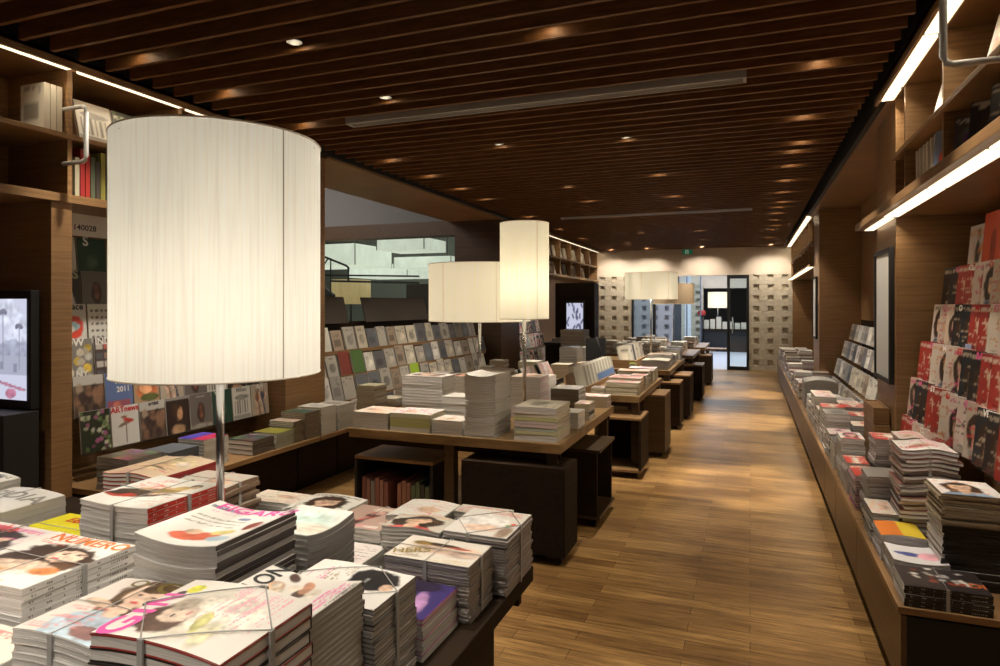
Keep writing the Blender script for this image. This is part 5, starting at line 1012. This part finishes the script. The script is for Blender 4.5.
# --- contents of the high shelves
for i in range(7):
    a = None
    if i == 0: a = canvas(20, 28, (.16, .20, .32)); ell(a, .5, .35, .3, .26, (.55, .08, .06)); ell(a, .55, .62, .16, .12, (.04, .03, .03)); ell(a, .5, .1, .3, .1, (.55, .5, .46))
    standing(['blue magazine with a red-dressed figure at the front of the upright white row', 'white magazine standing upright, %s behind the blue one on the right shelf' % ORD[i-1]][i > 0], 'magazine', 1.045 if i else .975, 4.10+i*.085 if i else 4.07, 2.252, .20 if i else .17, .285, .022, 0 if i else -66, 4, a, (.66, .64, .60), name='magazine')
for i, (y, st) in enumerate(((3.0, 'dark'), (3.22, 'dark'), (3.5, 'dark'), (3.75, 'art'))):
    standing('dark leaning magazine, %s along the lower right high shelf' % ORD[i], 'magazine', 1.03, y, 2.252, .24, .29, .015, -35, 12, (st, 400+i, 18, 24), (.3, .28, .26))
for i, (y, st) in enumerate(((2.75, 'face'), (3.35, 'text'), (4.25, 'text'), (5.0, 'dark'))):
    standing('glossy face-out magazine, %s along the upper right high shelf' % ORD[i], 'magazine', .985, y, 2.612, .30 if i < 3 else .2, .28, .02, -90, 14, (st, 410+i, 24, 24), (.5, .48, .45))
for i in range(3):
    standing('pale slipcased book, %s of three on the upper left high shelf' % ORD[i], 'book', -3.885, 2.592+i*.036, 2.612, .2, .27, .034, 0, 0, ('plain', 2, 12, 12) if i == 0 else None, (.55, .50, .42), name='book')
for i, (y, k_) in enumerate(((2.92, 'temple'), (3.18, 'leaf'), (3.9, 'sheet'), (4.25, 'food'))):
    standing('glossy face-out book, %s along the upper left high shelf' % ORD[i], 'book', -3.84, y, 2.612, .24, .26, .02, 90, 14, ARTC[k_], (.5, .48, .45), name='book')
for i, c in enumerate([(.45, .42, .3), (.35, .03, .03), (.4, .04, .03), (.1, .12, .08), (.08, .07, .06), (.35, .33, .08), (.05, .05, .05), (.3, .32, .1), (.28, .03, .05), (.12, .1, .08)]):
    o = MB().box(-.11, .09, -.014, .014, 0, .24+.02*((i*3) % 4)).build('book', [flat(c)], None, (-3.88, 2.76+i*.034, 2.252)); tag(o, '%s book, %s from the post on the lower left high shelf' % (['cream', 'red', 'crimson', 'dark green', 'black', 'mustard', 'black', 'olive', 'maroon', 'brown'][i], ORD[i]), 'book')
standing('olive and yellow book at the far left edge of the lower left shelf', 'book', -3.90, 2.12, 2.252, .2, .28, .03, 20, 6, ('art', 8, 12, 14), (.4, .38, .12), name='book')
R = random.Random(15)
for side, xs, yaw, ya in (('left', -3.88, 90, 10.85), ('right', 1.03, -90, 11.45)):
    for i in range(14):
        for z, nm in ((2.612, 'upper'), (2.252, 'lower')):
            standing('pale book, %s along the %s far %s high shelf' % (ORD[i], nm, side), 'book', xs, ya+i*.42, z, .24, .26, .03, yaw+R.choice([-35, 0, 25]), 12, ('plain', R.randrange(30), 8, 10), R.choice([(.6, .58, .54), (.5, .46, .4), (.4, .36, .33)]), name='book')

# --- the hall behind the left glass: light boxes, stair rail, warm lamp
def lightbox(lab, x0, x1, y0, y1, z0, z1, n=4):
    t = thing('light_box', lab, 'lamp', ((x0+x1)/2, (y0+y1)/2, z0)); w = (x1-x0)/2; h = (y1-y0)/2; H = z1-z0
    B(-w, w, -h, h, 0, H).build('diffuser', BOXL, t, None, .01)
    for sx in (-1, 1):
        for sy in (-1, 1):
            B(sx*w-.008, sx*w+.008, sy*h-.008, sy*h+.008, 0, H).build('edge_trim', mat('box_edge', (.35, .37, .33), .6), t); MB().tube([(sx*w*.8, sy*h*.8, H), (sx*w*.8, sy*h*.8, 5.0-z0)], .008).build('hanging_rod', BLACK, t)
    return t
lightbox('glowing square light box hanging frontmost in the hall', -7.1, -6.02, 11.5, 12.5, 2.71, 2.95)
lightbox('glowing light box hanging lower behind the frontmost one', -7.4, -6.0, 12.7, 13.9, 2.42, 2.66)
lightbox('glowing light box hanging at the left behind the glass', -9.6, -7.75, 11.7, 13.2, 2.45, 2.90)
lightbox('glowing light box at the right, partly behind the dark column', -6.3, -5.0, 14.1, 15.2, 2.45, 2.80)
lightbox('glowing light box deep in the hall at the left', -9.6, -7.9, 14.2, 15.6, 2.3, 2.62)
t = thing('hall_lamp', 'dim warm drum lamp behind the stair in the hall', 'lamp', (-8.05, 12.0, 1.62)); MB().cyl(0, 0, 0, .52, .42, n=40).build('lamp_shade', make_shade('dim_shade', (.7, .62, .45), (1, .85, .55), .32, 10), t); MB().tube([(0, 0, -.6), (0, 0, 0)], .02).build('pole', BLACK, t)
t = thing('staircase', 'black steel staircase with railings behind the left glass', 'stairs', (-6.5, 11.0, 0))
mb = MB(); P_ = [(-2.9, 2.62), (-1.27, 2.02), (-.95, 1.80), (-.95, 1.72), (-2.9, 1.72)]
mb.v += [(x, yy, z) for yy in (-.5, -.42) for x, z in P_]; mb.quad([0, 1, 2, 3, 4]); mb.quad([9, 8, 7, 6, 5]); [mb.quad([i, (i+1) % 5, 5+(i+1) % 5, 5+i]) for i in range(5)]; mb.build('stringer', BLACK, t)
MB().tube([(-2.9, -.5, 3.2), (-2.08, -.5, 2.87), (-.66, -.5, 2.35), (-.60, -.5, 2.31), (-.60, -.5, 2.05)], .022).build('handrail', BLACK, t)
MB().tube([(-1.05, -.5, 2.50), (-1.35, -.5, 2.15)], .014).build('baluster', BLACK, t); MB().tube([(-1.0, -.5, 2.50), (-1.0, -.5, 1.4)], .014).build('baluster', BLACK, t)
MB().tube([(-1.3, -.5, 2.18), (.9, -.5, 2.12)], .018).build('landing_rail', BLACK, t); MB().tube([(-1.0, -.5, 2.06), (.9, -.5, 2.0)], .022).build('landing_rail', BLACK, t)
o = B(-.5, .5, -.2, .2, 0, 2.1).build('hall_pillar', DARK, None, (-7.2, 14.0, 0)); tag(o, 'dark square pillar standing in the hall behind the glass', 'pillar')
# far room furniture
t = thing('display_table', 'dark table heaped with goods in the room beyond the doorway', 'table', (-.9, 24.0, 0)); B(-.62, 1.3, -.5, .5, .70, .78).build('table_top', DARK, t); B(-.58, 1.25, -.45, .45, 0, .70).build('base', BLACK, t)
R = random.Random(44)
for i in range(9):
    c = [(.5, .46, .4), (.42, .1, .05), (.3, .2, .12), (.55, .5, .44), (.2, .12, .08)][i % 5]
    bst('goods box, %s on the table beyond the doorway' % ORD[i], 'goods box', 'g', -1.48+i*.2, -1.32+i*.2, 23.55, 23.8, .782, .98+R.uniform(0, .25), .35, 0, None, cov=c, spine=c, pap=PAPERC, name='box', cat='box')
t = thing('red_pot', 'round red pot on the table beyond the doorway', 'pot', (-1.55, 23.45, .0)); 
MB().cyl(0, 0, 1.24, 1.34, .10, .15, n=24).cyl(0, 0, 1.34, 1.42, .15, .09, n=24).build('pot_body', mat('pot_red', (.45, .03, .02), .4), t); MB().cyl(0, 0, 0, 1.24, .05, n=12).build('stand', BLACK, t)
t = thing('glass_partition', 'blue glazed partition beyond the doorway on the left', 'partition', (-2.0, 20.6, 0))
for i in range(4): B(-.62+i*.4, -.58+i*.4, 0, .05, 0, 2.5).build('mullion', mat('mullion_grey', (.12, .13, .16), .5), t)
B(-.6, .6, .02, .03, 0, 2.5).build('glass', GLASS, t)

# ------------------------------------------------------------ keep the 300 magazines / books that show largest, gather the rest
bpy.context.view_layer.update()
from mathutils.bvhtree import BVHTree
cnt = {}; V_ = []; F_ = []; own = []; vb = 0
for o in C.objects:
    if o.type != 'MESH' or (o.data.materials and o.data.materials[0] in (ACRYL, GLASS)): continue
    if len(o.data.polygons) > 900 and o.name.startswith('front_cover'): continue
    n_ = len(o.data.vertices); a = np.empty(n_*3, np.float32); o.data.vertices.foreach_get('co', a); M_ = np.array(o.matrix_world)
    V_ += (a.reshape(-1, 3) @ M_[:3, :3].T+M_[:3, 3]).tolist(); r_ = o
    while r_.parent: r_ = r_.parent
    F_ += [[vb+i for i in p.vertices] for p in o.data.polygons]; own += [r_.name]*len(o.data.polygons); vb += n_
bvh = BVHTree.FromPolygons(V_, F_)
Rm = cam.matrix_world.to_3x3(); org = cam.matrix_world.translation
for py in range(1, 666, 2):
    for px in range(1, 1000, 2):
        h_ = bvh.ray_cast(org, Rm @ Vector(((px-500)/652, (305-py)/652, -1)))
        if h_[2] is not None: cnt[own[h_[2]]] = cnt.get(own[h_[2]], 0)+1
del V_, F_, own, bvh
def gather(cat, name, label, keep=300):
    obs = [o for o in C.objects if o.parent is None and o.get('category') == cat and o.type == 'MESH' and o.get('kind') is None]
    obs.sort(key=lambda o: -cnt.get(o.name, 0)); rest = obs[keep:]
    print('GATHER', cat, len(obs), 'unseen', sum(1 for o in obs if cnt.get(o.name, 0) == 0), 'smallest kept', cnt.get(obs[min(keep, len(obs))-1].name, 0))
    if not rest: return
    al = []
    for o in rest:
        al.append(o)
        for ch in list(o.children):
            m = ch.matrix_world.copy(); ch.parent = None; ch.matrix_world = m; al.append(ch)
    base = MB().build(name, PAPER); base.data.materials.clear()
    for o in al:
        for k_ in list(o.keys()): del o[k_]
    with bpy.context.temp_override(active_object=base, object=base, selected_objects=[base]+al, selected_editable_objects=[base]+al): bpy.ops.object.join()
    base['label'] = label; base['category'] = cat+'s'; base['kind'] = 'stuff'
gather('magazine', 'remaining_magazines', 'remaining magazines lying in low layers of piles and in distant racks')
gather('book', 'remaining_books', 'remaining small books in distant racks, shelves and deeper in table piles')
